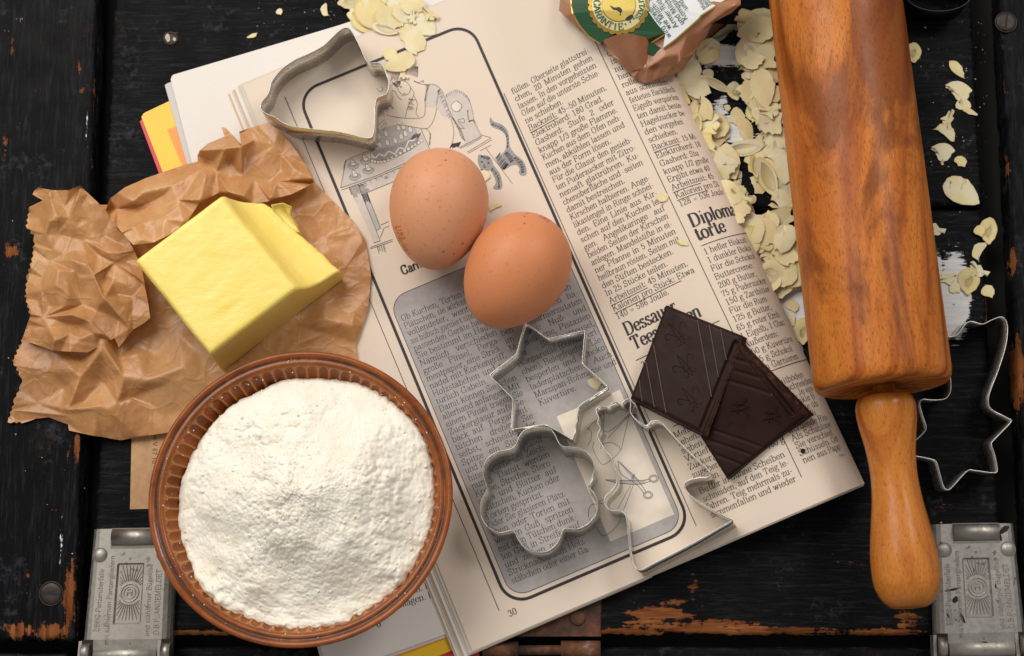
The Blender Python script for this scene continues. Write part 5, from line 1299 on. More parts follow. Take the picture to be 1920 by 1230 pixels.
def choco(label, corners, zt, thick, grooves, ridges, fleurs, broken, ridge_h=.5):
    """corners in photo px (ring), zt heights; slab with chamfered edges"""
    P = [U(*c, z) for c, z in zip(corners, zt)]
    nrm = np.cross(P[1]-P[0], P[3]-P[0]); nrm /= np.linalg.norm(nrm); nrm = nrm*(1 if nrm[2] > 0 else -1)
    N_ = 34
    def F(u, v, h=0.0): return (P[0]*(1-u)+P[1]*u)*(1-v)+(P[3]*(1-u)+P[2]*u)*v+nrm*h
    def inv(px, py):
        u = v = .5
        for _ in range(25):
            q = PROJ(F(u, v)); e = np.array([px, py])-q
            J = np.column_stack([(PROJ(F(u+1e-3, v))-q)/1e-3, (PROJ(F(u, v+1e-3))-q)/1e-3]); d = np.linalg.solve(J, e); u += d[0]; v += d[1]
        return u, v
    t = thing('chocolate_piece', label, 'chocolate', np.mean(P, 0)-nrm*thick, 'broken pieces of dark chocolate')
    G = [(np.array(inv(*a)), np.array(inv(*b)), w, dp) for a, b, w, dp in grooves]
    Lu, Lv = np.linalg.norm(P[1]-P[0]), np.linalg.norm(P[3]-P[0])
    g = np.concatenate([[0, .012, .03], np.linspace(.05, .95, N_*3), [.97, .988, 1]]); V, br = [], []
    for u in g:
        for v in g:
            e = min(u, 1-u, v, 1-v); h = -1.3*(1-e/.03)**1.6 if e < .03 else 0.0
            bb = 0.0
            for side, am in broken.items():
                dd = {'u0': u, 'u1': 1-u, 'v0': v, 'v1': 1-v}[side]
                if dd < .10*am:
                    k = 1-dd/(.10*am); bb = max(bb, min(1, k*2)); q0 = F(u, v)
                    h -= am*1.4*k*(.5+abs(fbm(q0[0]*.35, q0[1]*.35, 3, 4)))
            for a, b, w, dp in G:
                pq = np.array([u*Lu, v*Lv]); A_ = a*[Lu, Lv]; B_ = b*[Lu, Lv]; ab = B_-A_; s = np.clip((pq-A_)@ab/(ab@ab), 0, 1)
                dist = np.linalg.norm(pq-A_-s*ab)
                if dist < w: h -= dp*min(1, (1-dist/w)*2.2)
            V.append(F(u, v, h)); br.append(bb)
    n = len(g); f = grid_faces(n, n); bd = [i*n for i in range(n)] + [(n-1)*n+j for j in range(1, n)] + [i*n+n-1 for i in range(n-2, -1, -1)] + [j for j in range(n-2, 0, -1)]
    m0 = len(V); lo = []
    for b in bd:
        u, v = g[b//n], g[b % n]; o_ = .012
        q = F(.5+(u-.5)*(1+o_*2), .5+(v-.5)*(1+o_*2), -thick); lo.append(q)
    V = np.vstack([V, lo]); br += [br[b]*.9 for b in bd]
    if np.cross(P[1]-P[0], P[3]-P[0])[2] < 0: f = [q[::-1] for q in f]
    f += [(bd[i], m0+i, m0+(i+1) % len(bd), bd[(i+1) % len(bd)]) for i in range(len(bd))] + [tuple(range(m0, m0+len(bd)))]
    body = part('body', V, f, M['choc'], t, True, {'broken': br})
    for a, b, w in ridges:
        ua, ub = inv(*a), inv(*b); A_, B_ = F(*ua, 0), F(*ub, 0); d = (B_-A_)/np.linalg.norm(B_-A_); sd = np.cross(nrm, d)
        part('ridge', *box8([A_-sd*w-nrm*.2, B_-sd*w-nrm*.2, B_+sd*w-nrm*.2, A_+sd*w-nrm*.2], [A_-sd*w*.45+nrm*ridge_h+d*.3, B_-sd*w*.45+nrm*ridge_h-d*.3, B_+sd*w*.45+nrm*ridge_h-d*.3, A_+sd*w*.45+nrm*ridge_h+d*.3]), M['choc_gloss'], t)
    for (px, py), rot, sc_ in fleurs:
        u, v = inv(px, py); o_ = F(u, v, .0); e1 = (P[1]-P[0])/Lu; e2 = np.cross(nrm, e1)
        mb = MB()
        for C in ([(0, -4), (-.7, -1), (0, 5), (.7, -1), (0, -4)], [(-.5, -1.5), (-1.6, 1), (-3.2, 2.6), (-4.2, 1.4), (-3.4, .4)], [(.5, -1.5), (1.6, 1), (3.2, 2.6), (4.2, 1.4), (3.4, .4)], [(-1.6, -1.3), (1.6, -1.3)], [(-.3, -1.8), (-1.4, -3.4), (-2.4, -3.2)], [(.3, -1.8), (1.4, -3.4), (2.4, -3.2)]):
            Q = catmull(C, 5); cr_, sr_ = math.cos(rot), math.sin(rot)
            mb.add(*tube([o_+e1*sc_*(x*cr_-y*sr_)+e2*sc_*(x*sr_+y*cr_) for x, y in Q], .22, 5))
        part('lily_emblem', mb.verts(), mb.f, M['choc'], t, True)
    return t
zc = lambda pts: [(1160+x/3.513, 560+y/3.513) for x, y in pts]
za, zb_ = zc([(770, 295), (548, 850)])
choco('dark chocolate piece with two groups of thin ridges, lying on top', [(1181, 746), (1248, 571), (1393, 629), (1325, 818)], [14.6, 17.5, 29.0, 25.0], 7.5, [(za, zb_, 1.5, 1.3)],
      [(*zc([(520, 140), (613, 650)]), .45), (*zc([(597, 170), (659, 522)]), .45), (*zc([(672, 200), (711, 408)]), .45), (*zc([(230, 300), (314, 756)]), .45), (*zc([(180, 410), (238, 720)]), .45), (*zc([(136, 535), (158, 684)]), .4)],
      [(zc([(390, 235)])[0], -.55, 1.35), (zc([(440, 445)])[0], -.55, 1.35), (zc([(475, 660)])[0], -.55, 1.35)], {'v1': .35})
za, zb_ = zc([(805, 330), (1130, 745)])
zz_ = [page_z(1300, 800)+7.6, page_z(1388, 650)+7.6, page_z(1500, 770)+8.0, page_z(1362, 890)+7.8]
dbl = []
for a, b in (((600, 860), (935, 975)), ((580, 930), (875, 1030)), ((620, 1020), (800, 1090)), ((770, 400), (870, 425)), ((770, 475), (935, 525)), ((740, 545), (1000, 625))):
    dbl.append((*zc([a, b]), .7, .45))
choco('dark chocolate piece with engraved lines, partly under the other piece', [(1305, 806), (1386, 640), (1518, 776), (1362, 897)], zz_, 7.2, [(za, zb_, 1.5, 1.5)]+dbl, [], [(zc([(745, 715)])[0], .55, 1.9), (zc([(950, 770)])[0], .55, 1.9)], {'u1': .6})
c = U(1505, 845, page_z(1505, 845)+.5)
V, f = crumb(c, 1.1, 5); o = part('chocolate_crumb', V, f, M['choc'], None, True, {'broken': [.4]*len(V)}, org=c); tag(o, 'small chocolate crumb on the text near the fold', 'crumb')
# ------------------------------------------------------------------ almond packet
def m_kraft():
    t = NT('brown_packet_paper'); c = t.coord()
    a = t.ramp(t.noise(c, 60, 6, .6), [(.3, (.30, .125, .055)), (.7, (.42, .20, .10))])
    a = t.mix(t.math('MULTIPLY', t.noise(c, 600, 3), .4), a, (.25, .10, .045))
    t.set(Base_Color=a, Roughness=.55, Coat_Weight=.35, Coat_Roughness=.12, Normal=t.bump(t.noise(c, 90, 3), .15, .001)); return t.m
M['kraft'] = m_kraft()
def glossy(name, col, rough=.3, metal=0.0, coat=.18):
    m = plain(name, col, rough, metal, .04, 60); b = m.node_tree.nodes['Principled BSDF']; b.inputs['Coat Weight'].default_value = coat; b.inputs['Coat Roughness'].default_value = .12; return m
M['green'] = glossy('green_label_print', (.002, .055, .014), .4)
M['gold'] = glossy('gold_label_foil', (.80, .52, .10), .22, 1.0, .2)
M['gold_pale'] = glossy('pale_gold_print', (.72, .66, .36), .35, .3)
M['seal_gold'] = glossy('yellow_gold_disc', (.72, .55, .13), .3, .35)
M['label_white'] = glossy('white_label_print', (.74, .76, .78), .4, 0, .4)
M['teal'] = plain('teal_print', (.02, .16, .14), .5); M['green_ink'] = plain('green_print', (.01, .07, .03), .5)
def m_film():
    t = NT('clear_packet_film')
    g = t.n('ShaderNodeBsdfGlossy', i_Color=(1, 1, 1, 1), i_Roughness=.08); tr = t.n('ShaderNodeBsdfTransparent', i_Color=(.96, .95, .93, 1))
    fr = t.n('ShaderNodeFresnel', i_IOR=1.5); mx = t.n('ShaderNodeMixShader', i_0=t.math('ADD', t.math('MULTIPLY', fr.outputs[0], .9), .05))
    t.t.links.new(tr.outputs[0], mx.inputs[1]); t.t.links.new(g.outputs[0], mx.inputs[2]); t.t.links.new(mx.outputs[0], t.o.inputs[0]); return t.m
M['film'] = m_film()
zk = lambda pts: [(1030+x/4.571, y/4.571) for x, y in pts]
def zkz(pts): return [(1030+x/4.571, y/4.571, z) for x, y, z in pts]
bag = thing('almond_packet', 'torn brown almond packet with green and gold label at the far edge', 'packet', (*U(1220, 40, 0)[:2], 15))
bz = lambda x, y: 27.0+3*math.sin(x*.03)
ol = zk([(60, -420), (95, -10), (80, 90), (130, 140), (200, 190), (260, 260), (340, 320), (445, 385), (540, 480), (625, 565), (700, 640), (760, 685), (822, 716), (900, 690), (1000, 652), (1080, 630), (1142, 600), (1185, 540), (1232, 470), (1290, 390), (1350, 300), (1400, 200), (1560, 110), (1640, 40), (1660, -420)])
olz = [(x, y, z) for (x, y), z in zip(ol, [24, 25, 24, 25, 25, 25, 25, 24.5, 24, 23.5, 22.5, 22, 21.5, 20, 18.5, 17, 16, 17, 18, 20, 23, 26, 28, 29, 28])]
cr = [zkz([(700, 600, 24), (720, 560, 27), (840, 590, 25), (920, 540, 27), (1000, 480, 28)]), zkz([(840, 590, 25), (900, 560, 23), (1090, 560, 22), (1140, 500, 25), (1180, 300, 27)]), zkz([(1000, 640, 20), (960, 560, 24)]), zkz([(1120, 560, 20), (1110, 460, 27)]), zkz([(720, 660, 22), (760, 600, 25)]), zkz([(1220, 440, 19), (1300, 250, 27), (1560, 60, 31)])]
crumple('bag_body', olz, cr, bz, 1.5, 26, 5, M['kraft'], bag, 3, None, .25, mind=30, relax=2, label='brown paper of the packet under clear film')
def decal(name, pts, z, mat, parent=bag, label=None, smooth=0, th=.35):
    P = [np.array(p, float) for p in zk(pts)]
    if smooth: P = list(catmull(P, smooth, True))
    zf_ = z if callable(z) else (lambda x, y: z)
    V = np.array([U(x, y, zf_(x, y)) for x, y in P]); n = len(V); lo = V.copy(); lo[:, 2] -= th
    tri = geometry.tessellate_polygon([[Vector((p[0], p[1], 0)) for p in P]])
    F_ = [tuple(t) if np.cross(V[t[1]]-V[t[0]], V[t[2]]-V[t[0]])[2] > 0 else tuple(t)[::-1] for t in tri]
    F_ += [(i, i+n, (i+1) % n+n, (i+1) % n) for i in range(n)]
    return part(name, np.vstack([V, lo]), F_, mat, parent, label=label)
zl = lambda d: (lambda x, y: 32.0+d-.055*max(0, y-20)-.00004*(x-1160)**2)
gl = decal('label', [(190, -300), (192, 30), (205, 110), (260, 210), (340, 305), (440, 372), (480, 330), (560, 290), (700, 290), (850, 335), (930, 300), (985, 285), (900, 180), (830, 90), (740, -40), (700, -300)], zl(0), M['green'], label='green label with gold edge')
decal('gold_edge', [(190, -300), (178, -300), (182, 40), (196, 120), (250, 218), (332, 314), (436, 380), (440, 372), (340, 305), (260, 210), (205, 110), (192, 30)], zl(.1), M['gold'], gl)
# seal with scalloped gold border
sc0 = (595, 40)
def circ(r, n=64, sca=0.0, m=26, a0=0, a1=2*math.pi):
    return [(sc0[0]+(r+sca*abs(math.sin(a*m/2)))*math.cos(a), sc0[1]+(r*.98+sca*abs(math.sin(a*m/2)))*math.sin(a)) for a in np.linspace(a0, a1, n+1)[:-1]]
seal = decal('seal', circ(250, 156, 16), zl(.25), M['gold'], gl, label='round gold seal')
_p = seal; seal.parent = bag
decal('seal_band', circ(228, 72), zl(.4), M['gold_pale'], seal); decal('seal_ring', circ(150, 60), zl(.5), M['gold'], seal); decal('seal_disc', circ(140, 60), zl(.6), M['seal_gold'], seal)
decal('seal_motif', [(520, 45), (560, 65), (600, 60), (625, 90), (600, 130), (615, 125), (585, 90), (545, 80)], zl(.7), M['ink'], seal, smooth=3); decal('seal_motif', [(660, 150), (700, 125), (720, 140), (690, 170), (655, 170)], zl(.7), M['ink'], seal, smooth=3)
def arc_text(txt, a0, a1, r, unit, mat, par):
    n = len(txt)
    mb = MB()
    for i, ch in enumerate(txt):
        a = math.radians(a0+(a1-a0)*i/max(1, n-1)); adv, v, f = glyph(ch, .55, .3, False)
        if not len(v): continue
        x = (v[:, 0]-adv/2)*unit; y = v[:, 1]*unit
        rr = r-y if a1 < a0 else r+y; 
        px_ = sc0[0]+rr*math.cos(a)+x*(math.sin(a) if a1 < a0 else -math.sin(a)); py_ = sc0[1]+rr*math.sin(a)-x*(math.cos(a) if a1 < a0 else -math.cos(a))
        W = np.array([U(1030+p/4.571, q/4.571, zl(.75)(1030+p/4.571, q/4.571)) for p, q in zip(px_, py_)]); mb.add(W, f)
    part('lettering', mb.verts(), mb.f, mat, par)
arc_text('GARANTIE***', 185, 42, 216, 8.2, M['green_ink'], seal)
arc_text('QUALITÄTS', -48, 32, 172, 7.0, M['green_ink'], seal)
# white panel with print
wp = decal('label_panel', [(700, -300), (752, -40), (905, 180), (995, 290), (975, 408), (1080, 330), (1275, 158), (1300, 125), (1505, -5), (1700, -130), (1750, -300)], zl(.15), M['label_white'], label='white label panel with cooking tips')
decal('gold_edge', [(975, 408), (983, 420), (1090, 340), (1285, 168), (1310, 135), (1515, 5), (1700, -120), (1690, -128), (1505, -5), (1300, 125), (1275, 158), (1080, 330)], zl(.2), M['gold'], wp)
decal('label_corner', [(810, 430), (872, 362), (962, 412), (905, 492)], zl(-1.2), M['green'], gl, label='loose green corner of the label')
decal('gold_edge', [(872, 362), (985, 290), (990, 300), (880, 368)], zl(.3), M['gold'], gl)
def tilt_text(txt, x, y, ang, unit, mat):
    v, f, w = set_line(txt, unit, serif=False, hx=.42, hy=.36); a = math.radians(ang); c_, s_ = math.cos(a), math.sin(a)
    X = x+v[:, 0]*c_+v[:, 1]*s_; Y = y+v[:, 0]*s_-v[:, 1]*c_
    W = np.array([U(1030+p/4.571, q/4.571, zl(.35)(1030+p/4.571, q/4.571)) for p, q in zip(X, Y)]); return W, f
for mt, rows in (('teal', [('wird verwendet zu Süß-', 1050, 312, -125), ]), ('green_ink', [('wie Milch- und Auf-', 1050, 240, -124), ('Armer Ritter, Kaffee', 1110, 226, -124), ('und Milchdrinks', 1160, 200, -123), ('Kompotten', 1190, 160, -123), ('und Kuchen', 1190, 75, -122)])):
    mb = MB()
    for tx, x, y, an in rows: mb.add(*tilt_text(tx, x, y, an, 6.6, None))
    part('printed_text', mb.verts(), mb.f, M[mt], wp)
mb = MB()
for tx, x, y in (('Mindestens', 1345, 70), ('haltbar bis', 1370, 50), ('Ende:', 1395, 35)): mb.add(*tilt_text(tx, x, y, -120, 4.6, None))
part('printed_text', mb.verts(), mb.f, M['ink_grey'], wp)
# torn flap rolled to the front
rows = []
for i in range(15):
    q = i/14; a = np.array([450+(700-450)*q, 345+(610-345)*q]); b = np.array([850-(850-840)*q, 330+(580-330)*q]); r = []
    for j in range(13):
        w = j/12; p = a*(1-w)+b*w; z = 28.0+8.5*math.sin(math.pi*min(1, w*1.02))**.8*(1-.75*q)-4.5*q
        p = p+np.array([0, -48])*math.sin(math.pi*w)*(1-q)
        r.append(U(1030+p[0]/4.571, p[1]/4.571, z))
    rows.append(r)
part('torn_flap', np.concatenate(rows), grid_faces(15, 13), M['kraft'], bag, True, label='torn brown flap curling over the label')
V = []
for j, q in enumerate(np.linspace(0, 1, 9)):
    for k in range(9):
        w = k/8; x = 1185+(1232-1185)*w+(1400-1185)*q; y = 545-75*w-(545-200)*q+(60*w*q); z = 17+10*q*(1-w)+4*math.sin(w*3)-9*w*(1-q*.3)
        V.append(U(1030+(x+230*w*q)/4.571, (y+30*w)/4.571, max(2.0, z)))
part('film', V, grid_faces(9, 9), M['film'], bag, True, label='clear film at the side of the packet')

# ------------------------------------------------------------------ almond flakes
def m_almond():
    t = NT('almond_flake'); c = t.coord(); oi = t.n('ShaderNodeObjectInfo')
    a = t.ramp(t.math('ADD', t.math('MULTIPLY', t.noise(c, 90, 4), .55), t.math('MULTIPLY', oi.outputs['Random'], .5)), [(.22, (.68, .53, .29)), (.42, (.74, .63, .36)), (.58, (.77, .70, .50)), (.72, (.75, .63, .28)), (.9, (.72, .54, .32))])
    e = t.attr('rimv'); a = t.mix(t.math('MULTIPLY', e, t.math('MULTIPLY', t.math('POWER', oi.outputs['Random'], 2.0), .7)), a, (.48, .30, .10))
    t.set(Base_Color=a, Roughness=.55, Specular_IOR_Level=.3, Subsurface_Weight=.3, Subsurface_Scale=.0015, Subsurface_Radius=(1, .8, .5), Normal=t.bump(t.noise(t.coord(scale=(1, 6, 1)), 260, 4), .12, .0005)); return t.m
M['almond'] = m_almond()
def flake_mesh(seed, ln, wd_, cut=0.0, n=30):
    r_ = random.Random(seed); O = []
    for i in range(n):
        a = 2*math.pi*i/n; k = 1+.10*noise.fractal((math.cos(a)*1.1, math.sin(a)*1.1, seed*3.7), 1.0, 2.0, 3)
        O.append([ln/2*math.cos(a)*k, wd_/2*math.sin(a)*(1-.30*math.cos(a)-.12*math.cos(2*a))*k])
    O = np.array(O)
    for c_ in range(3 if cut > .4 else 2 if cut > .2 else 1):
        if not cut: break
        ca = r_.uniform(0, 6.28); d = np.array([math.cos(ca), math.sin(ca)]); ext = max(p@d for p in O); lim = ext*(1-cut*1.1*r_.uniform(.5, 1.1))
        e = np.array([-d[1], d[0]])
        for p in O:
            s = p@d
            if s > lim: p -= d*(s-lim+ln*.10*noise.fractal((p@e*.5, seed*1.7, c_), .8, 2.0, 4))
    for i in range(n): O[i] *= 1+.03*(r_.random()-.5)
    b1, b2, b3 = r_.uniform(-.016, .022), r_.uniform(-.03, .03), r_.uniform(-.016, .024)
    th = r_.uniform(.35, .65); bend = lambda p: b1*p[0]**2*.8+b2*p[0]*p[1]*.6+b3*p[1]**2
    V, rv = [], []
    for sc_, z, e in ((.0, th, 0), (.5, th, 0), (.85, th, .1), (1.0, th*.93, .8), (1.0, th*.93, 1), (.98, .05, 1)):
        if sc_ == 0: V.append((0, 0, z)); rv.append(0); continue
        for p in O: V.append((p[0]*sc_, p[1]*sc_, z+bend(p*sc_)+.10*noise.noise((p[0]*sc_*.5, p[1]*sc_*.5, seed)))); rv.append(e)
    f = [(0, 1+i, 1+(i+1) % n) for i in range(n)]
    for k in (0, 1, 3):
        f += [(1+k*n+i, 1+(k+1)*n+i, 1+(k+1)*n+(i+1) % n, 1+k*n+(i+1) % n) for i in range(n)]
    f.append(tuple(1+4*n+i for i in range(n))[::-1])
    return mesh_data('almond_flake', V, f, M['almond'], True, attrs={'rimv': rv})
FM = [flake_mesh(100+i, 1.0*l, w, c) for i, (l, w, c) in enumerate([(17, 11, .08), (18, 12, .4), (16, 8, .2), (19, 12.5, .35), (17, 12, .6), (20, 6.5, .1), (16, 12, .65), (17, 12, .45), (15, 11, .7), (20, 12, .1)])]
FS = [flake_mesh(200+i, l, w, c, 12) for i, (l, w, c) in enumerate([(7, 5, .6), (5, 4, .5), (9, 3.4, .3), (6, 5.5, .7), (8, 6, .5)])]
HT = {}; SEEN = {}
def flake(px, py, z, size_px, rot, me_i, label, group, small=False, tilt=(0, 0)):
    me = (FS if small else FM)[me_i % (5 if small else 10)]; L = max(v.co.x for v in me.vertices)-min(v.co.x for v in me.vertices)
    o = bpy.data.objects.new('almond_flake', me); COL.objects.link(o)
    p = U(px, py, z); o.location = Vector((p*.001).tolist()); k = 1.16*size_px/4.05*.001/L; ky = k*(.78+.4*((px*7.31+py*3.17) % 1.0)); o.scale = (k, ky, min(1.0, max(.7, k)))
    o.rotation_euler = (tilt[0], tilt[1], math.radians(-rot)); tag(o, label, 'almond flake', group); SEEN.setdefault(label, []).append((py, o)); return o
def stack(px, py, r):
    """resting height in a heap"""
    key = [(int((px+dx)/14), int((py+dy)/14)) for dx in (-r*.5, 0, r*.5) for dy in (-r*.5, 0, r*.5)]
    h = sorted(HT.get(k, 0.25) for k in key); z = h[6]
    for k in key: HT[k] = max(HT.get(k, .25), z+.95)
    return z
SHAPE = ['oval', 'bitten', 'slim', 'wide', 'half broken', 'long narrow', 'stubby broken', 'wide chipped', 'broken', 'large oval']
LEV = [(60, 'level with the packet'), (115, 'beside the white paint streak'), (160, 'level with rollen und'), (205, 'level with fettetes Backblech'), (250, 'level with the word Hagelzucker'), (290, 'level with the word Backzeit'), (330, 'level with the word Gasherd'), (370, 'level with the word Kalorien'), (420, 'level with the heading Diploma'), (460, 'level with the heading torte'), (500, 'level with the word Buttercreme'), (560, 'level with the word Zartbitter'), (2000, 'level with the word Eigelb')]
def heap_label(x, y, s, mi, small):
    q = (x-fold_x(y))/max(40, pin_l(y)-fold_x(y)); sd = 'against the page fold' if q < .3 else 'against the rolling pin' if q > .72 else 'in the middle of the gap'
    return ('small ' if small else 'big ' if s >= 60 else '')+('almond chip ' if small else SHAPE[mi % 10]+' almond flake ')+sd+', '+next(t for l, t in LEV if y < l)
G1 = 'almond flakes heaped between the book and the rolling pin'; LB1 = 'pale almond flake in the heap between the book and the rolling pin'
z6a = lambda x, y: (1250+x/5.348, 30+y/5.348); z7a = lambda x, y: (1270+x/5.592, 250+y/5.592)
def inside(poly, x, y):
    c_ = False
    for i in range(len(poly)):
        a, b = poly[i], poly[i-1]
        if (a[1] > y) != (b[1] > y) and x < (b[0]-a[0])*(y-a[1])/(b[1]-a[1])+a[0]: c_ = not c_
    return c_
fold_x = lambda y: 1256+(y-160)*.4585                          # right edge of the folded page
pin_l = lambda y: 1440+y*.1235                                 # left edge of the rolling pin
# loose layer along both sides first, then the pieces one can single out
zones = [([(1250, 150), (1285, 130), (1330, 170), (1345, 260), (1350, 330), (1395, 420), (1420, 520), (1385, 480), (1300, 260)], 24, 4), ([(1395, 30), (1440, 20), (1462, 160), (1480, 300), (1490, 380), (1440, 330), (1420, 250), (1400, 180)], 30, 4), ([(1350, 330), (1420, 395), (1500, 400), (1515, 540), (1430, 545), (1395, 470)], 32, 6)]
for zi, (poly, cnt, _) in enumerate(zones):
    r_ = random.Random(50+zi); k = 0; x0, x1 = min(p[0] for p in poly), max(p[0] for p in poly); y0, y1 = min(p[1] for p in poly), max(p[1] for p in poly); t_ = 0
    while k < cnt and t_ < 3000:
        t_ += 1; x, y = r_.uniform(x0, x1), r_.uniform(y0, y1)
        if not inside(poly, x, y): continue
        s = r_.choice([30, 46, 54, 60, 66]); z = stack(x, y, s*.5)
        mi = r_.randrange(10); flake(x, y, min(z, 7.0), s, r_.uniform(0, 360), mi, heap_label(x, y, s, mi, s <= 34), G1, s <= 34, (r_.uniform(-.2, .2), r_.uniform(-.2, .2))); k += 1
lead = [(*z6a(900, 150), 66, 165, 9), (*z6a(980, 320), 48, 20, 1), (*z6a(850, 330), 34, 30, 0), (*z6a(980, 440), 40, 170, 7), (*z6a(870, 440), 36, 30, 7), (*z6a(850, 580), 42, 140, 4), (*z6a(970, 730), 68, 80, 9), (*z6a(680, 760), 35, 80, 0), (*z6a(500, 690), 60, 28, 5), (*z6a(280, 720), 64, 35, 3), (*z6a(220, 560), 46, 85, 1), (*z6a(130, 810), 42, 70, 7), (*z6a(310, 1000), 46, 100, 6), (*z6a(290, 1110), 50, 100, 5), (*z6a(790, 1150), 46, 60, 3), (*z6a(810, 830), 36, 40, 6), (*z6a(940, 1010), 40, 50, 2), (*z6a(1060, 1080), 42, 90, 7), (*z6a(1060, 960), 38, 20, 4), (*z6a(410, 330), 44, 155, 0), (*z6a(400, 400), 40, 165, 3),
        (*z7a(680, 165), 74, 172, 5), (*z7a(370, 230), 58, 40, 5), (*z7a(480, 330), 50, 30, 7), (*z7a(945, 470), 76, 68, 5), (*z7a(810, 350), 42, 82, 5), (*z7a(540, 650), 52, 50, 3), (*z7a(680, 690), 40, 60, 4), (*z7a(640, 830), 46, 20, 1), (*z7a(740, 1030), 56, 80, 1), (*z7a(880, 940), 50, 150, 3), (*z7a(1100, 910), 44, 140, 7), (*z7a(1090, 1080), 48, 120, 2), (*z7a(1060, 80), 48, 60, 1), (*z7a(1040, 230), 44, 20, 3), (*z7a(1130, 380), 50, 90, 9), (*z7a(1120, 720), 44, 40, 3),
        (1446, 510, 48, 170, 0), (1475, 525, 44, 130, 2), (1440, 480, 46, 100, 4), (1470, 450, 50, 120, 3), (1505, 622, 46, 95, 0), (1478, 478, 40, 60, 7), (1410, 450, 48, 80, 9)]
for i, (x, y, s, a, mi) in enumerate(lead):
    r_ = random.Random(i); z = stack(x, y, s*.4); flake(x, y, min(z, 8.5), s, a, mi, heap_label(x, y, s, mi, False), G1, False, (r_.uniform(-.14, .14), r_.uniform(-.14, .14)))
sm = [z6a(760, 400), z6a(420, 600), z6a(330, 555), z6a(770, 530), z6a(690, 995), z6a(610, 930), z6a(510, 1110), z6a(960, 520), z6a(320, 870), z7a(620, 435), z7a(850, 570), z7a(820, 490), z7a(1005, 760), z7a(450, 110), z7a(375, 45), z7a(760, 690), (1487, 577), (1484, 597), (1395, 545), (1472, 640)]
for i, (x, y) in enumerate(sm): flake(x, y, .3, [22, 20, 16, 24, 26, 12, 16, 18, 20, 20, 30, 24, 18, 26, 12, 18, 24, 26, 18, 14][i], i*47 % 180, i, heap_label(x, y, 20, i, True).replace('small ', ['short ', 'tiny ', 'narrow ', 'squarish ', 'jagged '][i % 5]).replace('almond chip', 'loose almond splinter'), 'small almond splinters near the heap', True)
# far edge of the page
pzt = lambda x, y: page_z(x, y)+.2 if y > 160-(x-455)*.465 else 3.1
G2 = 'almond flakes on the far edge of the book'; LB2 = 'pale almond flake in the small heap on the far edge of the book'
z8a = lambda x, y: (640+x/7.236, y/7.236)
HT.clear()
for i, (x, y, s, a, mi) in enumerate([(390, 310, 70, 25, 9), (240, 190, 46, 60, 1), (330, 60, 66, 40, 3), (560, 60, 60, 20, 0), (120, 20, 44, 170, 0), (420, 190, 68, 60, 9), (690, 240, 48, 75, 7), (770, 20, 50, 165, 2), (600, 400, 50, 20, 5), (910, 150, 46, 30, 7), (980, 90, 34, 70, 1), (960, 260, 26, 110, 4), (1130, 340, 50, 40, 9), (1215, 215, 34, 60, 4), (890, 380, 40, 165, 1), (700, -20, 50, 20, 3), (460, -30, 60, 100, 9)]):
    px, py = z8a(x, y); z = pzt(px, py)+stack(px, py, s*.35)-.25; flake(px, py, min(z, 12.5), s, a, mi, ('big ' if s >= 60 else '')+SHAPE[mi]+' almond flake at the far page edge, '+['lowest of the heap', 'over the page corner', 'at the top edge of the picture', 'in the middle of the heap', 'at the left end', 'on top of the heap', 'right of the centre', 'cut by the picture edge', 'at the lower rim of the heap', 'above the frame line', 'at the upper right', 'tucked under another', 'nearest the frame line', 'rightmost of all', 'left of the frame line', 'behind the heap', 'cut by the top edge'][i], G2)
for x, y, s, a, mi, lab in ((985, 590, 46, 55, 3, 'large almond flake beside the bell cutter, crossing the frame line'), (790, 860, 54, 158, 9, 'yellowish almond flake lying on the hair of the drawn woman'), (845, 1030, 22, 80, 4, 'almond flake stub under the yellowish flake on the drawing')):
    px, py = z8a(x, y); flake(px, py, page_z(px, py)+(.5 if mi != 9 else 1.2), s, a, mi, lab, 'single almond flakes on the page')
for x, y, s, a, mi, z, lab in ((728, 101, 26, 160, 0, None, 'small whitish almond chip on the frame line of the drawing'), (924, 391, 18, 90, 3, None, 'small square almond chip right of the speckled egg'), (908, 332, 20, 60, 0, None, 'almond chip half hidden behind the speckled egg under the cat'), (1240, 370, 20, 165, 0, None, 'almond splinter at the end of a line of recipe text'), (1279, 455, 20, 25, 2, None, 'narrow almond splinter beside the column rule'), (1115, 716, 22, 70, 4, None, 'yellow almond chip inside the star cutter'),
                               (525, 24, 11, 20, 1, .3, 'tiny almond chip on the board left of the far flakes'), (612, 24, 20, 20, 3, .3, 'almond chip on the black board beside the far page edge'), (474, 67, 20, 160, 2, .3, 'almond splinter on the black board above the bell cutter')):
    flake(x, y, (page_z(x, y)+.25) if z is None else z, s, a, mi, lab, 'small almond chips scattered about', True)
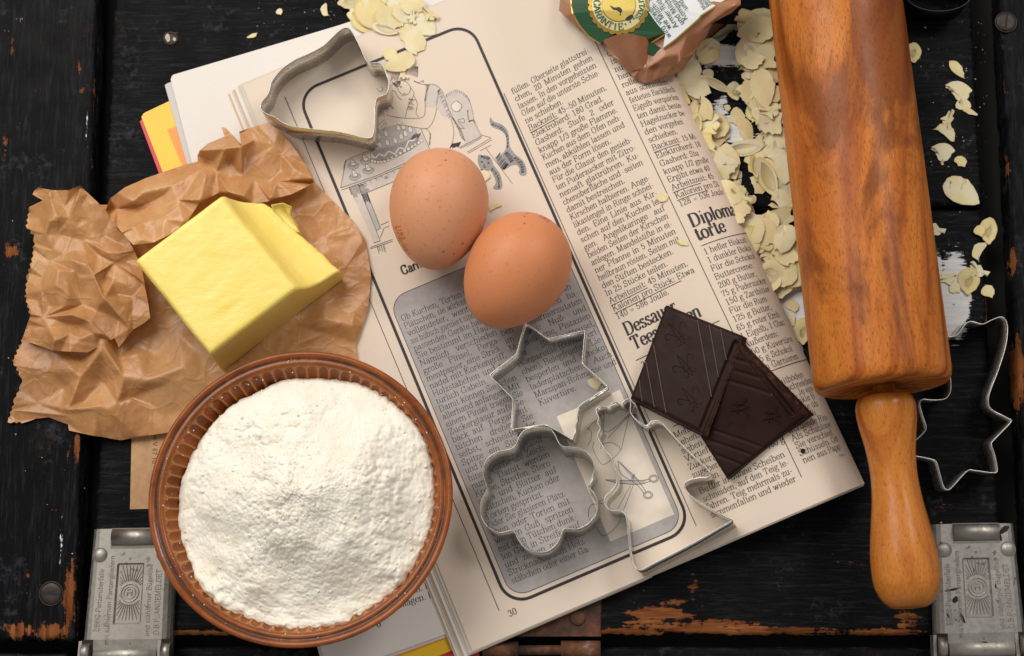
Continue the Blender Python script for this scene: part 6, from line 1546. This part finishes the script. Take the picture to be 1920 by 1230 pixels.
# right of the rolling pin
for x, y, s, a, mi, lab, sml in ((1796, 131, 40, 50, 2, 'pale almond flake near the right board, farthest of its row', False), (1802, 185, 46, 45, 6, 'broken almond flake with a second chip on it', False), (1810, 200, 26, 10, 1, 'almond chip resting on a broken flake', True), (1818, 210, 26, 25, 2, 'narrow almond sliver at the edge of a broken flake', True), (1776, 228, 34, 130, 4, 'curved almond flake with a ribbed end', False), (1765, 245, 32, 160, 3, 'ribbed almond chip below the curved flake', True), (1768, 298, 36, 50, 6, 'torn almond flake with a notch', False), (1802, 306, 22, 40, 0, 'small white almond chip beside the torn flake', True),
                                 (1804, 360, 66, 35, 9, 'large oval almond flake right of the rolling pin', False), (1790, 352, 34, 160, 4, 'almond chip lying on the large oval flake', False), (1853, 434, 46, 95, 0, 'upright almond flake beside the right board', False), (1838, 436, 18, 30, 1, 'almond crumb touching the upright flake', True), (1755, 432, 34, 60, 4, 'almond flake half under the rolling pin', False), (1834, 478, 28, 60, 3, 'whitish almond chip above the paint patch', True), (1816, 528, 46, 100, 0, 'almond flake on the edge of the white paint patch', False), (1836, 510, 32, 70, 4, 'square almond chip leaning on a flake by the paint patch', False), (1779, 522, 34, 10, 4, 'cream almond chip on the white paint patch', False), (1793, 542, 18, 0, 1, 'round almond chip on the white paint patch', True), (1855, 550, 22, 20, 1, 'small almond chip at the edge of the right board', True), (1712, 100, 36, 90, 0, 'almond flake half hidden behind the rolling pin at the far right', False)):
    z = stack(x, y, s*.3); flake(x, y, min(z, 2.6), s, a, mi, lab, None, sml)
for lab, L in SEEN.items():                                  # tell namesakes apart by their order in the heap
    if len(L) > 1:
        L.sort(key=lambda q: q[0]); wd3 = ['upper ', 'lower '] if len(L) == 2 else ['upper ']+['middle ']*(len(L)-2)+['lower ']
        for w_, (_, o) in zip(wd3, L): o['label'] = w_+lab
# crumbs and flour dust nobody could count
mb = MB(); dust = MB(); r_ = random.Random(9)
for i in range(620):
    w = r_.random()
    if w < .45: x, y, z = r_.uniform(1270, 1500), r_.uniform(80, 700), .25
    elif w < .75: x, y, z = r_.uniform(1720, 1850), r_.uniform(40, 640), .25
    elif w < .85: x, y, z = r_.uniform(470, 680), r_.uniform(0, 60), .25
    elif w < .95: x, y, z = r_.uniform(250, 1840), r_.uniform(960, 1180), .25
    else: x, y, z = r_.uniform(10, 170), r_.uniform(10, 1150), 6.3
    if x < fold_x(y)+6 and 1250 < x < 1600: continue
    c = U(x, y, z); r = .12+.45*r_.random()**5
    a = r_.random()*3
    q = [(r*math.cos(a+k*2.1)*(1+.4*r_.random()), r*math.sin(a+k*2.1)) for k in range(3)]
    V = [c+np.array([q[0][0], q[0][1], 0]), c+np.array([q[1][0], q[1][1], 0]), c+np.array([q[2][0], q[2][1], 0]), c+np.array([0, 0, r*.7])]
    mb.add(V, [(0, 1, 3), (1, 2, 3), (2, 0, 3)])
for i in range(260):
    a = r_.uniform(0, 6.283); rr = r_.choice([57.0, 58.3, 60.5, 62.5, 64.5])+r_.uniform(-.8, .8); zz = 37.2 if rr > 58 else 36.3
    c = np.array(BT_(rr*math.cos(a), rr*math.sin(a), zz+.1)); r = .10+.3*r_.random()**4
    dust.add([c+[r, 0, 0], c+[-r*.6, r, 0], c+[-r*.5, -r, 0], c+[0, 0, r*.8]], [(0, 1, 3), (1, 2, 3), (2, 0, 3)])
for i in range(900):
    k = r_.randrange(len(FV)); c = FV[k]+[r_.uniform(-.3, .3), r_.uniform(-.3, .3), -.05]; r = .3+.75*r_.random()**4
    oc = [np.array(d)*r*(1+.5*(r_.random()-.5)) for d in ((1, 0, 0), (0, 1, 0), (-1, 0, 0), (0, -1, 0), (0, 0, .8), (0, 0, -.6))]
    dust.add([c+d for d in oc], [(0, 1, 4), (1, 2, 4), (2, 3, 4), (3, 0, 4), (1, 0, 5), (2, 1, 5), (3, 2, 5), (0, 3, 5)])
o = part('flour_dust', dust.verts(), dust.f, fl_o.data.materials[0], fl_o, True); o['kind'] = 'stuff'
o = part('almond_crumbs', mb.verts(), mb.f, plain('crumb_white', (.62, .58, .48), .8)); o['kind'] = 'stuff'; o['label'] = 'fine almond crumbs and dust on the black boards'; o['category'] = 'crumbs'
